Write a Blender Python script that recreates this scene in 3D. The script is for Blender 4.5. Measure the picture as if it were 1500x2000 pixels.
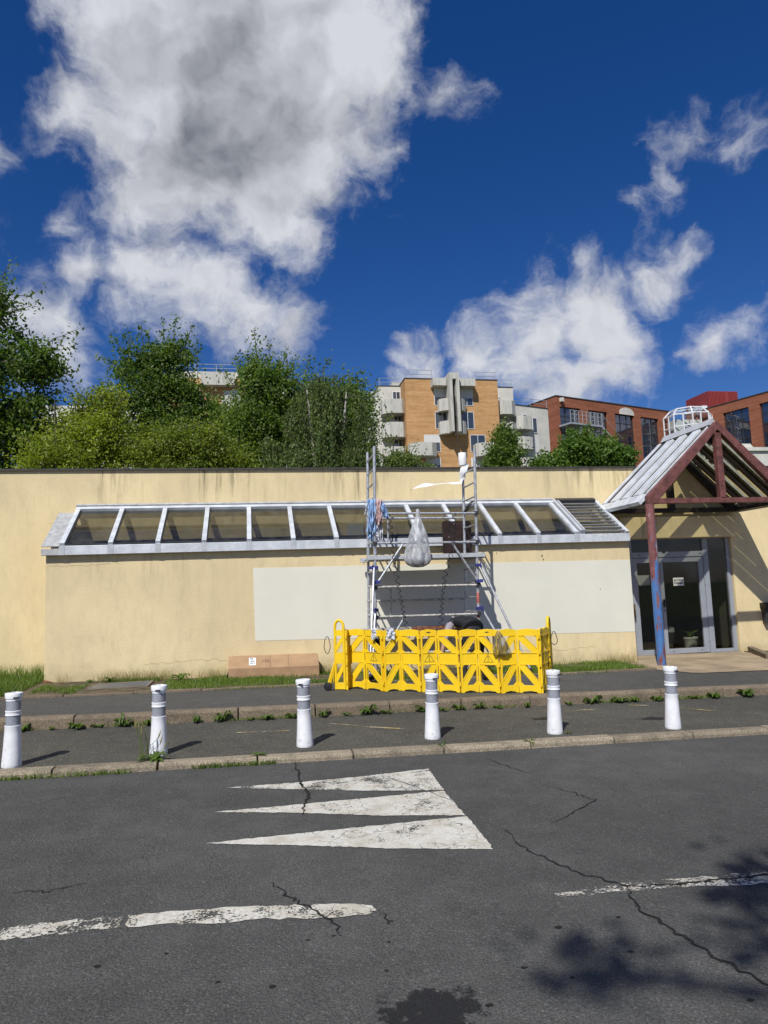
import bpy, bmesh, math, random
import numpy as np
from mathutils import Vector, Matrix
R = math.radians
for o in list(bpy.data.objects): bpy.data.objects.remove(o, do_unlink=True)
SC = bpy.context.scene
COL = SC.collection
random.seed(7); RNG = np.random.default_rng(7)

# ------------------------------------------------------------------ camera
cam_d = bpy.data.cameras.new('camera'); CAM = bpy.data.objects.new('camera', cam_d); COL.objects.link(CAM)
cam_d.sensor_fit = 'VERTICAL'; cam_d.sensor_height = 36.0; cam_d.lens = 36.0 * 1387.0 / 2000.0
cam_d.clip_start = 0.1; cam_d.clip_end = 3000
def set_camera(yaw, pitch, roll, h):
    a, p, r = R(yaw), R(pitch), R(roll)
    fw = Vector((math.sin(a)*math.cos(p), math.cos(a)*math.cos(p), math.sin(p)))
    rt = Vector((math.cos(a), -math.sin(a), 0)); up = rt.cross(fw)
    rt2 = rt*math.cos(r) - up*math.sin(r); up2 = rt*math.sin(r) + up*math.cos(r)
    m = Matrix((rt2, up2, -fw)).transposed().to_4x4(); m.translation = (0, 0, h)
    CAM.matrix_world = m
set_camera(10.7, 6.3, 2.1, 1.65)
SC.camera = CAM

# ------------------------------------------------------------------ sun, exposure
SUN_EL, SUN_AZ = 48.0, 30.0            # light travels towards +Y, turned 30 degrees to +X
sd = Vector((math.sin(R(SUN_AZ))*math.cos(R(SUN_EL)), math.cos(R(SUN_AZ))*math.cos(R(SUN_EL)), -math.sin(R(SUN_EL))))
sun_l = bpy.data.lights.new('sun', 'SUN'); sun_l.energy = 4.8; sun_l.angle = R(0.53); sun_l.color = (1.0, 0.97, 0.915)
SUN = bpy.data.objects.new('sun', sun_l); COL.objects.link(SUN)
SUN.rotation_euler = sd.to_track_quat('-Z', 'Y').to_euler(); SUN.location = (-6, -10, 14)
SC.view_settings.view_transform = 'Standard'; SC.view_settings.look = 'None'
SC.view_settings.exposure = 0.0; SC.view_settings.gamma = 1.0; SC.view_settings.use_curve_mapping = False
SC.cycles.max_bounces = 8; SC.cycles.transparent_max_bounces = 16
try:
    SC.cycles.use_denoising = True
except Exception: pass

# ------------------------------------------------------------------ node helpers
class NT:
    def __init__(s, tree): s.t = tree; s.n = tree.nodes; s.l = tree.links
    def node(s, typ, **kw):
        n = s.n.new(typ)
        for k, v in kw.items(): setattr(n, k, v)
        return n
    def put(s, sock, v):
        if isinstance(v, bpy.types.NodeSocket): s.l.new(v, sock)
        elif v is not None:
            if isinstance(v, (tuple, list)) and sock.type == 'RGBA' and len(v) == 3: v = (*v, 1)
            sock.default_value = v
    def math(s, op, a, b=None, c=None, clamp=False):
        n = s.node('ShaderNodeMath', operation=op, use_clamp=clamp)
        s.put(n.inputs[0], a)
        if b is not None: s.put(n.inputs[1], b)
        if c is not None: s.put(n.inputs[2], c)
        return n.outputs[0]
    def vmath(s, op, a, b=None, out=0):
        n = s.node('ShaderNodeVectorMath', operation=op); s.put(n.inputs[0], a)
        if b is not None: s.put(n.inputs[1], b)
        return n.outputs[out]
    def noise(s, vec, scale, detail=4, rough=0.55, out=0, dist=0.0):
        n = s.node('ShaderNodeTexNoise'); s.put(n.inputs['Vector'], vec); n.inputs['Scale'].default_value = scale
        n.inputs['Detail'].default_value = detail; n.inputs['Roughness'].default_value = rough; n.inputs['Distortion'].default_value = dist
        return n.outputs[out]
    def ramp(s, fac, a, b, lo=0.0, hi=1.0, smooth=True):
        n = s.node('ShaderNodeMapRange', interpolation_type='SMOOTHSTEP' if smooth else 'LINEAR')
        s.put(n.inputs[0], fac); s.put(n.inputs[1], a); s.put(n.inputs[2], b); s.put(n.inputs[3], lo); s.put(n.inputs[4], hi)
        return n.outputs[0]
    def mix(s, fac, a, b, blend='MIX'):
        n = s.node('ShaderNodeMix', data_type='RGBA', blend_type=blend); s.put(n.inputs[0], fac); s.put(n.inputs[6], a); s.put(n.inputs[7], b)
        return n.outputs[2]
    def scale(s, vec, v):
        return s.vmath('MULTIPLY', vec, v)
    def pos(s): return s.node('ShaderNodeNewGeometry').outputs['Position']
    def obj(s): return s.node('ShaderNodeTexCoord').outputs['Object']
    def bump(s, h, strength=0.3, dist=0.01):
        n = s.node('ShaderNodeBump'); n.inputs['Strength'].default_value = strength; n.inputs['Distance'].default_value = dist
        s.put(n.inputs['Height'], h); return n.outputs[0]

# ------------------------------------------------------------------ world: physical sky with broken cumulus
def make_world():
    w = bpy.data.worlds.new('World'); SC.world = w; w.use_nodes = True
    t = NT(w.node_tree); t.n.clear()
    sky = t.node('ShaderNodeTexSky', sky_type='NISHITA'); sky.sun_disc = False
    sky.sun_elevation = R(SUN_EL); sky.sun_rotation = R(180 + SUN_AZ); sky.altitude = 100; sky.air_density = 1.0; sky.dust_density = 0.4; sky.ozone_density = 3.0
    d = t.node('ShaderNodeTexCoord').outputs['Generated']
    d = t.vmath('NORMALIZE', d)
    hs = t.node('ShaderNodeHueSaturation'); hs.inputs['Saturation'].default_value = SKY_SAT; hs.inputs['Value'].default_value = SKY_VAL; t.put(hs.inputs['Color'], sky.outputs[0])
    skyc = t.mix(1.0, hs.outputs[0], SKY_TINT, 'MULTIPLY')
    # warped direction, so that the outlines billow
    w1 = t.vmath('SUBTRACT', t.noise(d, 6.0, 3, 0.55, out=1), (0.5, 0.5, 0.5))
    w2 = t.vmath('SUBTRACT', t.noise(d, 22.0, 4, 0.6, out=1), (0.5, 0.5, 0.5))
    dw = t.vmath('ADD', d, t.vmath('ADD', t.scale(w1, (0.10,)*3), t.scale(w2, (0.036,)*3)))
    acc = None
    for x, y, z, r in CLOUDS:
        dist = t.vmath('DISTANCE', dw, (x, y, z), out=1)
        v = t.math('MULTIPLY_ADD', dist, -9.0, (r*1.10+0.007)*9.0)
        acc = v if acc is None else t.math('SMOOTH_MAX', acc, v, 0.14)
    # the sky outside the picture carries the same kind of broken cloud
    away = t.math('SUBTRACT', 1.0, t.ramp(t.vmath('DOT_PRODUCT', d, (0.185, 0.92, 0.35), out=1), 0.70, 0.80))
    n0 = t.math('SUBTRACT', t.noise(dw, 3.2, 4, 0.5), 0.56)
    free = t.math('MULTIPLY_ADD', n0, 6.0, -0.05)
    free = t.math('ADD', free, t.math('MULTIPLY_ADD', away, 4.0, -4.0))
    acc = t.math('MAXIMUM', acc, free)
    # two layers of turbulence: soft heaps and torn, fibrous edges drawn out sideways
    fb = t.math('SUBTRACT', t.noise(dw, 11.0, 6, 0.58), 0.5)
    ds = t.scale(dw, (0.8, 0.8, 1.25))
    fb2 = t.math('SUBTRACT', t.noise(ds, 30.0, 6, 0.66), 0.5)
    dens = t.math('ADD', t.math('MINIMUM', acc, 1.25), t.math('ADD', t.math('MULTIPLY', fb, 1.5), t.math('MULTIPLY', fb2, 0.45)))
    alpha = t.ramp(dens, -0.10, 0.55)
    # sunward difference of the same turbulence gives each heap a bright and a dull side
    off = (-0.010, -0.006, 0.018)
    fl = t.noise(dw, 10.0, 4, 0.5)
    fo = t.noise(t.vmath('ADD', dw, off), 10.0, 4, 0.5)
    lit = t.math('MULTIPLY', t.math('SUBTRACT', fl, fo), 1.7)
    thick = t.ramp(t.math('ADD', acc, t.math('MULTIPLY', fb, 0.5)), 0.35, 1.5)
    core = t.ramp(t.vmath('LENGTH', t.scale(t.vmath('SUBTRACT', dw, (-0.012, 0.826, 0.568)), (0.8, 1.0, 1.3)), out=1), 0.0, 0.21, 1.0, 0.0)
    shade = t.math('ADD', t.math('MULTIPLY', thick, 0.32), t.math('MULTIPLY', core, 0.46))
    bright = t.math('ADD', t.math('SUBTRACT', 0.99, shade), lit, clamp=True)
    cc = t.mix(bright, (0.14, 0.155, 0.19), (0.74, 0.76, 0.81))
    thin = t.math('MULTIPLY', alpha, 0.97)
    cloud_em = cc
    bs = t.node('ShaderNodeBackground'); t.put(bs.inputs[0], skyc); bs.inputs[1].default_value = 0.12
    bc = t.node('ShaderNodeBackground'); t.put(bc.inputs[0], cloud_em); bc.inputs[1].default_value = 0.92
    ms = t.node('ShaderNodeMixShader'); t.put(ms.inputs[0], thin); t.l.new(bs.outputs[0], ms.inputs[1]); t.l.new(bc.outputs[0], ms.inputs[2])
    out = t.node('ShaderNodeOutputWorld'); t.l.new(ms.outputs[0], out.inputs[0])
SKY_SAT, SKY_VAL, SKY_TINT = 1.35, 0.66, (0.76, 0.72, 1.0)
CLOUDS = [(-0.1, 0.772, 0.628, 0.11), (0.003, 0.764, 0.646, 0.136), (0.098, 0.764, 0.638, 0.09), (-0.135, 0.822, 0.553, 0.066), (-0.035, 0.822, 0.569, 0.124), (0.076, 0.818, 0.57, 0.107), (0.155, 0.791, 0.592, 0.038), (0.026, 0.863, 0.505, 0.09), (-0.092, 0.848, 0.522, 0.081), (0.072, 0.88, 0.469, 0.049), (0.135, 0.836, 0.532, 0.039), (-0.195, 0.812, 0.55, 0.029), (-0.162, 0.757, 0.633, 0.045), (0.154, 0.733, 0.663, 0.041), (-0.212, 0.868, 0.448, 0.025), (-0.186, 0.892, 0.412, 0.034), (-0.111, 0.899, 0.424, 0.053), (-0.055, 0.915, 0.399, 0.06), (0.01, 0.927, 0.375, 0.052), (0.057, 0.935, 0.35, 0.032), (-0.144, 0.911, 0.386, 0.032), (-0.144, 0.872, 0.467, 0.025), (-0.242, 0.909, 0.339, 0.044), (-0.213, 0.926, 0.312, 0.032), (-0.281, 0.891, 0.356, 0.037), (0.229, 0.926, 0.299, 0.042), (0.319, 0.896, 0.309, 0.049), (0.388, 0.864, 0.321, 0.058), (0.445, 0.828, 0.341, 0.067), (0.501, 0.783, 0.369, 0.045), (0.474, 0.838, 0.272, 0.044), (0.415, 0.868, 0.274, 0.055), (0.379, 0.842, 0.383, 0.026), (0.524, 0.761, 0.384, 0.025), (0.42, 0.812, 0.406, 0.03), (0.465, 0.765, 0.446, 0.019), (0.507, 0.722, 0.471, 0.021), (0.505, 0.7, 0.505, 0.016), (0.57, 0.769, 0.289, 0.035), (0.596, 0.746, 0.298, 0.026), (0.549, 0.788, 0.278, 0.018), (0.557, 0.668, 0.494, 0.022), (0.572, 0.648, 0.503, 0.022), (0.244, 0.761, 0.601, 0.016), (-0.27, 0.822, 0.501, 0.012), (-0.269, 0.853, 0.447, 0.016), (-0.245, 0.883, 0.4, 0.011), (-0.278, 0.838, 0.469, 0.009)]
make_world()

# ------------------------------------------------------------------ materials
def new_mat(name):
    m = bpy.data.materials.new(name); m.use_nodes = True
    t = NT(m.node_tree); b = t.n['Principled BSDF']; return m, t, b
def mat(name, col, rough=0.6, metal=0.0, var=0.12, vscale=6.0, bump=0.0, bscale=60.0, spec=0.4, use_obj=False, speck=0.0, speck_scale=150.0):
    m, t, b = new_mat(name)
    p = t.obj() if use_obj else t.pos()
    c = col
    if var:
        f = t.noise(p, vscale, 6, 0.6)
        f = t.ramp(f, 0.3, 0.7)
        c = t.mix(f, tuple(max(0, x*(1-var)) for x in col), tuple(min(1, x*(1+var)) for x in col))
    if speck:
        v = t.noise(p, speck_scale, 2, 0.5)
        c = t.mix(t.ramp(v, 0.35, 0.68), t.mix(1.0, c, (1-speck,)*3, 'MULTIPLY'), t.mix(1.0, c, (1+speck,)*3, 'MULTIPLY'))
    t.put(b.inputs['Base Color'], c); b.inputs['Roughness'].default_value = rough; b.inputs['Metallic'].default_value = metal
    b.inputs['Specular IOR Level'].default_value = spec
    if bump: t.put(b.inputs['Normal'], t.bump(t.noise(p, bscale, 5, 0.6), bump, 0.006))
    return m
M = {}
def m_stucco(name, base, streak_z0, streak_z1, amount):
    m, t, b = new_mat(name); p = t.pos()
    big = t.ramp(t.noise(p, 0.55, 5, 0.6), 0.3, 0.7)
    c = t.mix(big, tuple(x*0.88 for x in base), tuple(min(1, x*1.05) for x in base))
    med = t.ramp(t.noise(t.scale(p, (1.6, 1.6, 0.7)), 2.2, 8, 0.68), 0.42, 0.72)
    c = t.mix(t.math('MULTIPLY', med, 0.30), c, (base[0]*0.62, base[1]*0.62, base[2]*0.66))
    st = t.noise(t.scale(p, (7.0, 7.0, 0.42)), 1.0, 8, 0.7)
    sz = t.node('ShaderNodeSeparateXYZ'); t.put(sz.inputs[0], p)
    edge = t.math('ADD', sz.outputs[2], t.math('MULTIPLY', t.noise(t.scale(p, (5, 5, 0.0)), 1.0, 5, 0.7), 1.5))
    msk = t.ramp(edge, streak_z0, streak_z1)
    patch = t.ramp(t.noise(t.scale(p, (0.7, 0.7, 0.2)), 1.0, 3, 0.5), 0.44, 0.64)
    sf = t.math('MULTIPLY', t.math('MULTIPLY', t.ramp(st, 0.47, 0.64), msk), t.math('MULTIPLY', patch, amount))
    c = t.mix(sf, c, (0.20, 0.165, 0.09))
    fine = t.ramp(t.noise(t.scale(p, (9, 9, 1.6)), 2.0, 7, 0.75), 0.52, 0.75)
    c = t.mix(t.math('MULTIPLY', fine, 0.27), c, (base[0]*0.5, base[1]*0.48, base[2]*0.5))
    low = t.math('SUBTRACT', 1.0, t.ramp(t.math('ADD', sz.outputs[2], t.math('MULTIPLY_ADD', sz.outputs[0], 0.02, t.math('MULTIPLY', t.noise(p, 3.0, 6, 0.7), -0.75))), -0.22, 0.18))
    c = t.mix(t.math('MULTIPLY', low, 0.42), c, (0.30, 0.24, 0.13))
    t.put(b.inputs['Base Color'], c); b.inputs['Roughness'].default_value = 0.93; b.inputs['Specular IOR Level'].default_value = 0.15
    h = t.math('ADD', t.noise(p, 38.0, 4, 0.65), t.math('MULTIPLY', t.noise(p, 160.0, 3, 0.6), 0.6))
    t.put(b.inputs['Normal'], t.bump(h, 0.55, 0.012))
    return m
M['stucco'] = m_stucco('yellow_render', (0.755, 0.620, 0.362), 3.9, 4.9, 0.85)
M['stucco_ext'] = m_stucco('yellow_render_low', (0.755, 0.620, 0.368), 2.3, 3.3, 0.45)
def m_asphalt(name, base, agg, agg_amt, patchy, warm=1.0):
    m, t, b = new_mat(name); p = t.pos()
    c1 = (base, base*(0.995 if warm > 0.9 else 0.955), base*0.93*warm)
    big = t.ramp(t.noise(p, 0.35, 6, 0.6), 0.32, 0.68)
    c = t.mix(big, tuple(x*(1-patchy) for x in c1), tuple(x*(1+patchy) for x in c1))
    m2 = t.ramp(t.noise(p, 3.2, 6, 0.7), 0.35, 0.7)
    c = t.mix(m2, t.mix(1.0, c, (0.87,)*3, 'MULTIPLY'), t.mix(1.0, c, (1.10,)*3, 'MULTIPLY'))
    v = t.node('ShaderNodeTexVoronoi'); t.put(v.inputs['Vector'], p); v.inputs['Scale'].default_value = 68
    gs = t.node('ShaderNodeSeparateColor'); t.put(gs.inputs[0], v.outputs['Color'])
    stone = t.math('MULTIPLY', t.ramp(gs.outputs[0], 0.62, 0.98), t.ramp(v.outputs['Distance'], 0.28, 0.55, 1.0, 0.0))
    c = t.mix(t.math('MULTIPLY', stone, agg_amt), c, agg)
    dark = t.ramp(t.noise(p, 110.0, 3, 0.6), 0.38, 0.58)
    c = t.mix(dark, t.mix(1.0, c, (0.62,)*3, 'MULTIPLY'), t.mix(1.0, c, (1.18,)*3, 'MULTIPLY'))
    spots = t.ramp(t.noise(p, 2.3, 3, 0.5, dist=0.6), 0.705, 0.74)
    c = t.mix(t.math('MULTIPLY', spots, 0.55), c, tuple(x*0.45 for x in c1))
    t.put(b.inputs['Base Color'], c); b.inputs['Roughness'].default_value = 0.88; b.inputs['Specular IOR Level'].default_value = 0.25
    h = t.math('ADD', t.math('MULTIPLY', v.outputs['Distance'], -0.8), t.noise(p, 140.0, 3, 0.6))
    t.put(b.inputs['Normal'], t.bump(h, 0.65, 0.008))
    return m
M['road'] = m_asphalt('road_asphalt', 0.083, (0.20, 0.195, 0.18), 0.42, 0.16)
M['pave_low'] = m_asphalt('pavement_asphalt_worn', 0.082, (0.26, 0.235, 0.19), 0.8, 0.14, 0.84)
M['pave_up'] = m_asphalt('pavement_asphalt_grey', 0.082, (0.24, 0.23, 0.21), 0.6, 0.12, 0.97)
def m_kerb(name, base):
    m, t, b = new_mat(name); p = t.pos()
    r = t.node('ShaderNodeObjectInfo').outputs['Random']
    c = t.mix(r, tuple(x*0.86 for x in base), tuple(x*1.1 for x in base))
    g = t.noise(p, 90.0, 4, 0.7)
    c = t.mix(t.ramp(g, 0.35, 0.66), t.mix(1.0, c, (0.50, 0.48, 0.45), 'MULTIPLY'), t.mix(1.0, c, (1.35, 1.33, 1.28), 'MULTIPLY'))
    d = t.ramp(t.noise(p, 4.5, 7, 0.7), 0.42, 0.72)
    c = t.mix(t.math('MULTIPLY', d, 0.6), c, (0.085, 0.075, 0.055))
    t.put(b.inputs['Base Color'], c); b.inputs['Roughness'].default_value = 0.95; b.inputs['Specular IOR Level'].default_value = 0.15
    t.put(b.inputs['Normal'], t.bump(g, 0.7, 0.01)); return m
M['kerb'] = m_kerb('kerb_concrete', (0.33, 0.285, 0.215))
M['kerb_far'] = m_kerb('kerb_concrete_dull', (0.235, 0.19, 0.14))
M['apron'] = mat('apron_concrete', (0.33, 0.255, 0.165), 0.92, var=0.28, vscale=1.6, bump=0.4, bscale=70, speck=0.3, speck_scale=110)
M['soil'] = mat('soil', (0.10, 0.078, 0.045), 1.0, var=0.5, vscale=5, bump=0.8, bscale=30)
def m_paint(name, wear_lo, wear_hi, col=(0.66, 0.64, 0.57), crack=8.0):
    m, t, b = new_mat(name); p = t.pos()
    n = t.math('ADD', t.math('MULTIPLY', t.noise(p, 2.6, 7, 0.7), 0.62), t.math('MULTIPLY', t.noise(p, 70.0, 4, 0.65), 0.38))
    keep = t.ramp(n, wear_lo, wear_hi)
    stain = t.ramp(t.noise(p, 5.0, 6, 0.65), 0.38, 0.68)
    c = t.mix(stain, col, (0.50, 0.46, 0.37))
    grit = t.ramp(t.noise(p, 60.0, 5, 0.75), 0.40, 0.62)
    c = t.mix(t.math('MULTIPLY', grit, 0.38), c, (0.28, 0.26, 0.215))
    v = t.node('ShaderNodeTexVoronoi', feature='DISTANCE_TO_EDGE')
    wv = t.vmath('ADD', p, t.scale(t.noise(p, 7.0, 4, 0.6, out=1), (0.16,)*3)); t.put(v.inputs['Vector'], wv); v.inputs['Scale'].default_value = crack
    lines = t.ramp(v.outputs['Distance'], 0.006, 0.022, 1.0, 0.0)
    lines = t.math('MULTIPLY', lines, t.ramp(t.noise(p, 2.2, 3, 0.5), 0.42, 0.55))
    c = t.mix(t.math('MULTIPLY', lines, 0.9), c, (0.05, 0.047, 0.042))
    t.put(b.inputs['Base Color'], c); b.inputs['Roughness'].default_value = 0.85; b.inputs['Specular IOR Level'].default_value = 0.25
    t.put(b.inputs['Normal'], t.bump(t.noise(p, 90.0, 4, 0.6), 0.5, 0.006))
    tr = t.node('ShaderNodeBsdfTransparent'); ms = t.node('ShaderNodeMixShader'); t.put(ms.inputs[0], keep)
    t.l.new(tr.outputs[0], ms.inputs[1]); t.l.new(b.outputs[0], ms.inputs[2]); t.l.new(ms.outputs[0], t.n['Material Output'].inputs[0])
    return m
M['paint'] = m_paint('road_paint_white', 0.375, 0.44); M['paint_worn'] = m_paint('road_paint_worn', 0.43, 0.50); M['paint_broken'] = m_paint('road_paint_broken', 0.47, 0.505, (0.64, 0.615, 0.54), 6.0)
M['paint_line'] = m_paint('road_paint_thick', 0.455, 0.48, (0.66, 0.635, 0.56), 6.0)
M['paint_gone'] = m_paint('road_paint_almost_gone', 0.495, 0.54, (0.62, 0.60, 0.55), 8.0)
M['paint_yellow'] = m_paint('faded_yellow_paint', 0.47, 0.60, (0.52, 0.38, 0.14), 8.0)
M['crack'] = mat('crack_dark', (0.012, 0.012, 0.012), 1.0, var=0.3)
def m_stain(name, col, lo, hi, scale):
    m, t, b = new_mat(name); p = t.pos(); o = t.obj()
    d = t.vmath('LENGTH', o, out=1)
    n = t.math('ADD', t.math('MULTIPLY', t.noise(p, scale, 8, 0.72), 1.0), t.math('MULTIPLY', d, -1.5))
    keep = t.math('MULTIPLY', t.ramp(n, lo, hi), t.ramp(t.noise(p, 90.0, 3, 0.6), 0.3, 0.6, 0.45, 0.95))
    b.inputs['Base Color'].default_value = (*col, 1); b.inputs['Roughness'].default_value = 0.62
    tr = t.node('ShaderNodeBsdfTransparent'); ms = t.node('ShaderNodeMixShader'); t.put(ms.inputs[0], keep)
    t.l.new(tr.outputs[0], ms.inputs[1]); t.l.new(b.outputs[0], ms.inputs[2]); t.l.new(ms.outputs[0], t.n['Material Output'].inputs[0])
    return m
M['stain'] = m_stain('oil_stain', (0.014, 0.014, 0.014), 0.19, 0.30, 9.0)
def m_glass(name, tint, gloss_col=(1, 1, 1), rough=0.02, ior=1.5, dirt=0.0, dirt_col=(0.25, 0.24, 0.2), wave=0.0):
    m, t, b = new_mat(name); t.n.remove(b); p = t.pos()
    tr = t.node('ShaderNodeBsdfTransparent'); tr.inputs[0].default_value = (*tint, 1)
    gl = t.node('ShaderNodeBsdfGlossy'); gl.inputs[0].default_value = (*gloss_col, 1); gl.inputs[1].default_value = rough
    lw = t.node('ShaderNodeLayerWeight'); lw.inputs[0].default_value = 0.5
    r0 = ((ior-1)/(ior+1))**2
    frv = t.math('MULTIPLY_ADD', t.math('POWER', lw.outputs['Facing'], 5.0), 1-r0, r0)
    if wave:
        nn = t.bump(t.noise(p, 1.1, 3, 0.5), wave, 0.05); t.put(gl.inputs['Normal'], nn)
    ms = t.node('ShaderNodeMixShader'); t.put(ms.inputs[0], frv); t.l.new(tr.outputs[0], ms.inputs[1]); t.l.new(gl.outputs[0], ms.inputs[2])
    last = ms.outputs[0]
    if dirt:
        df = t.node('ShaderNodeBsdfDiffuse'); df.inputs[0].default_value = (*dirt_col, 1)
        f = t.math('ADD', t.math('MULTIPLY', t.ramp(t.noise(p, 3.0, 8, 0.75), 0.35, 0.8), dirt), t.math('MULTIPLY', t.ramp(t.noise(p, 55.0, 4, 0.7), 0.60, 0.72), dirt*0.9))
        m2 = t.node('ShaderNodeMixShader'); t.put(m2.inputs[0], f); t.l.new(last, m2.inputs[1]); t.l.new(df.outputs[0], m2.inputs[2]); last = m2.outputs[0]
    t.l.new(last, t.n['Material Output'].inputs[0]); return m
M['glass_door'] = m_glass('door_glass', (0.80, 0.82, 0.80), ior=1.45)
M['glass_roof'] = m_glass('lean_to_glass', (0.68, 0.685, 0.655), ior=1.55, dirt=0.14, dirt_col=(0.24, 0.235, 0.21))
M['glass_canopy'] = m_glass('canopy_wired_glass', (0.77, 0.76, 0.66), ior=1.35, rough=0.10, dirt=0.16, dirt_col=(0.16, 0.15, 0.09))
M['glass_far'] = None
def m_farglass(name, col, spec=0.9, wave=0.12):
    m, t, b = new_mat(name); p = t.pos()
    r = t.node('ShaderNodeObjectInfo').outputs['Random']
    b.inputs['Base Color'].default_value = (*col, 1); b.inputs['Roughness'].default_value = 0.04; b.inputs['Specular IOR Level'].default_value = spec
    b.inputs['IOR'].default_value = 1.9
    t.put(b.inputs['Normal'], t.bump(t.noise(t.vmath('ADD', p, t.node('ShaderNodeCombineXYZ').outputs[0]), 0.5, 2, 0.5), wave, 0.15)); return m
M['glass_far'] = m_farglass('office_glass', (0.014, 0.020, 0.032))
M['glass_apt'] = m_farglass('apartment_glass', (0.03, 0.04, 0.055), 0.5)
M['alu'] = mat('aluminium_grey', (0.46, 0.48, 0.50), 0.55, 0.15, var=0.10, vscale=9, speck=0.06, speck_scale=40)
M['alu_light'] = mat('aluminium_pale', (0.56, 0.59, 0.62), 0.5, 0.1, var=0.16, vscale=4, speck=0.05, speck_scale=35)
M['alu_dirty'] = mat('aluminium_mossy', (0.36, 0.365, 0.365), 0.7, 0.0, var=0.22, vscale=9, bump=0.1, bscale=60)
M['door_frame'] = mat('door_frame_grey', (0.30, 0.32, 0.355), 0.45, 0.1, var=0.06)
M['tube'] = mat('scaffold_tube', (0.50, 0.51, 0.53), 0.42, 0.55, var=0.25, vscale=14)
M['tube_worn'] = mat('scaffold_tube_spattered', (0.46, 0.44, 0.40), 0.65, 0.25, var=0.45, vscale=18)
M['timber'] = mat('scaffold_board', (0.34, 0.31, 0.27), 0.85, var=0.3, vscale=8, bump=0.3)
M['hatch'] = mat('brown_plywood', (0.030, 0.017, 0.013), 0.42, var=0.35, vscale=7)
M['clamp_blue'] = mat('blue_clamp', (0.035, 0.04, 0.20), 0.5, var=0.2)
M['red_sleeve'] = mat('faded_red_paint', (0.42, 0.13, 0.10), 0.7, var=0.35, vscale=14)
M['black'] = mat('black_rubber', (0.014, 0.014, 0.015), 0.6, var=0.1)
M['dark'] = mat('dark_metal', (0.035, 0.036, 0.038), 0.5, var=0.2)
M['coping'] = mat('coping_metal', (0.045, 0.042, 0.04), 0.6, var=0.25)
M['white_plastic'] = mat('white_plastic', (0.80, 0.81, 0.82), 0.45, var=0.05, vscale=4, use_obj=True, speck=0.03, speck_scale=25)
def m_bollard():
    m, t, b = new_mat('bollard_plastic'); o = t.obj(); r = t.node('ShaderNodeObjectInfo').outputs['Random']
    q = t.vmath('ADD', o, t.scale(t.node('ShaderNodeObjectInfo').outputs['Location'], (3.1,)*3))
    sz = t.node('ShaderNodeSeparateXYZ'); t.put(sz.inputs[0], o)
    c = t.mix(t.ramp(t.noise(q, 7.0, 6, 0.7), 0.35, 0.8), (0.80, 0.81, 0.83), (0.66, 0.66, 0.655))
    sp = t.math('MULTIPLY', t.ramp(t.noise(q, 30.0, 5, 0.7), 0.57, 0.68), t.ramp(sz.outputs[2], 0.02, 0.30, 0.55, 0.06))
    c = t.mix(sp, c, (0.16, 0.145, 0.12))
    run = t.math('MULTIPLY', t.ramp(t.noise(t.scale(q, (16, 16, 1.3)), 1.0, 6, 0.7), 0.56, 0.74), 0.30)
    c = t.mix(run, c, (0.36, 0.35, 0.33))
    t.put(b.inputs['Base Color'], c); b.inputs['Roughness'].default_value = 0.5; b.inputs['Specular IOR Level'].default_value = 0.35; return m
M['bollard'] = m_bollard()
M['reflect'] = mat('reflective_band_grey', (0.27, 0.285, 0.32), 0.5, 0.0, var=0.14, vscale=9, use_obj=True, speck=0.10, speck_scale=60)
def m_barrier():
    m, t, b = new_mat('yellow_plastic'); p = t.pos()
    c = t.mix(t.ramp(t.noise(p, 4.0, 6, 0.6), 0.3, 0.75), (0.86, 0.585, 0.016), (0.80, 0.515, 0.014))
    sc = t.ramp(t.noise(t.scale(p, (3, 3, 22)), 2.0, 6, 0.7), 0.66, 0.76)
    c = t.mix(t.math('MULTIPLY', sc, 0.30), c, (0.42, 0.26, 0.05))
    dt = t.ramp(t.noise(p, 26.0, 6, 0.7), 0.56, 0.74)
    c = t.mix(t.math('MULTIPLY', dt, 0.34), c, (0.35, 0.22, 0.05))
    t.put(b.inputs['Base Color'], c); b.inputs['Roughness'].default_value = 0.45; b.inputs['Specular IOR Level'].default_value = 0.35
    t.put(b.inputs['Normal'], t.bump(t.noise(p, 45.0, 4, 0.6), 0.10, 0.004)); return m
M['yellow'] = m_barrier()
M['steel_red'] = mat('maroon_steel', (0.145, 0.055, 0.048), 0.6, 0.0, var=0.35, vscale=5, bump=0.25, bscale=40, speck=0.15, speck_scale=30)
M['steel_dark'] = mat('dark_steel', (0.030, 0.022, 0.020), 0.6, 0.0, var=0.35, vscale=5)
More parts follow.
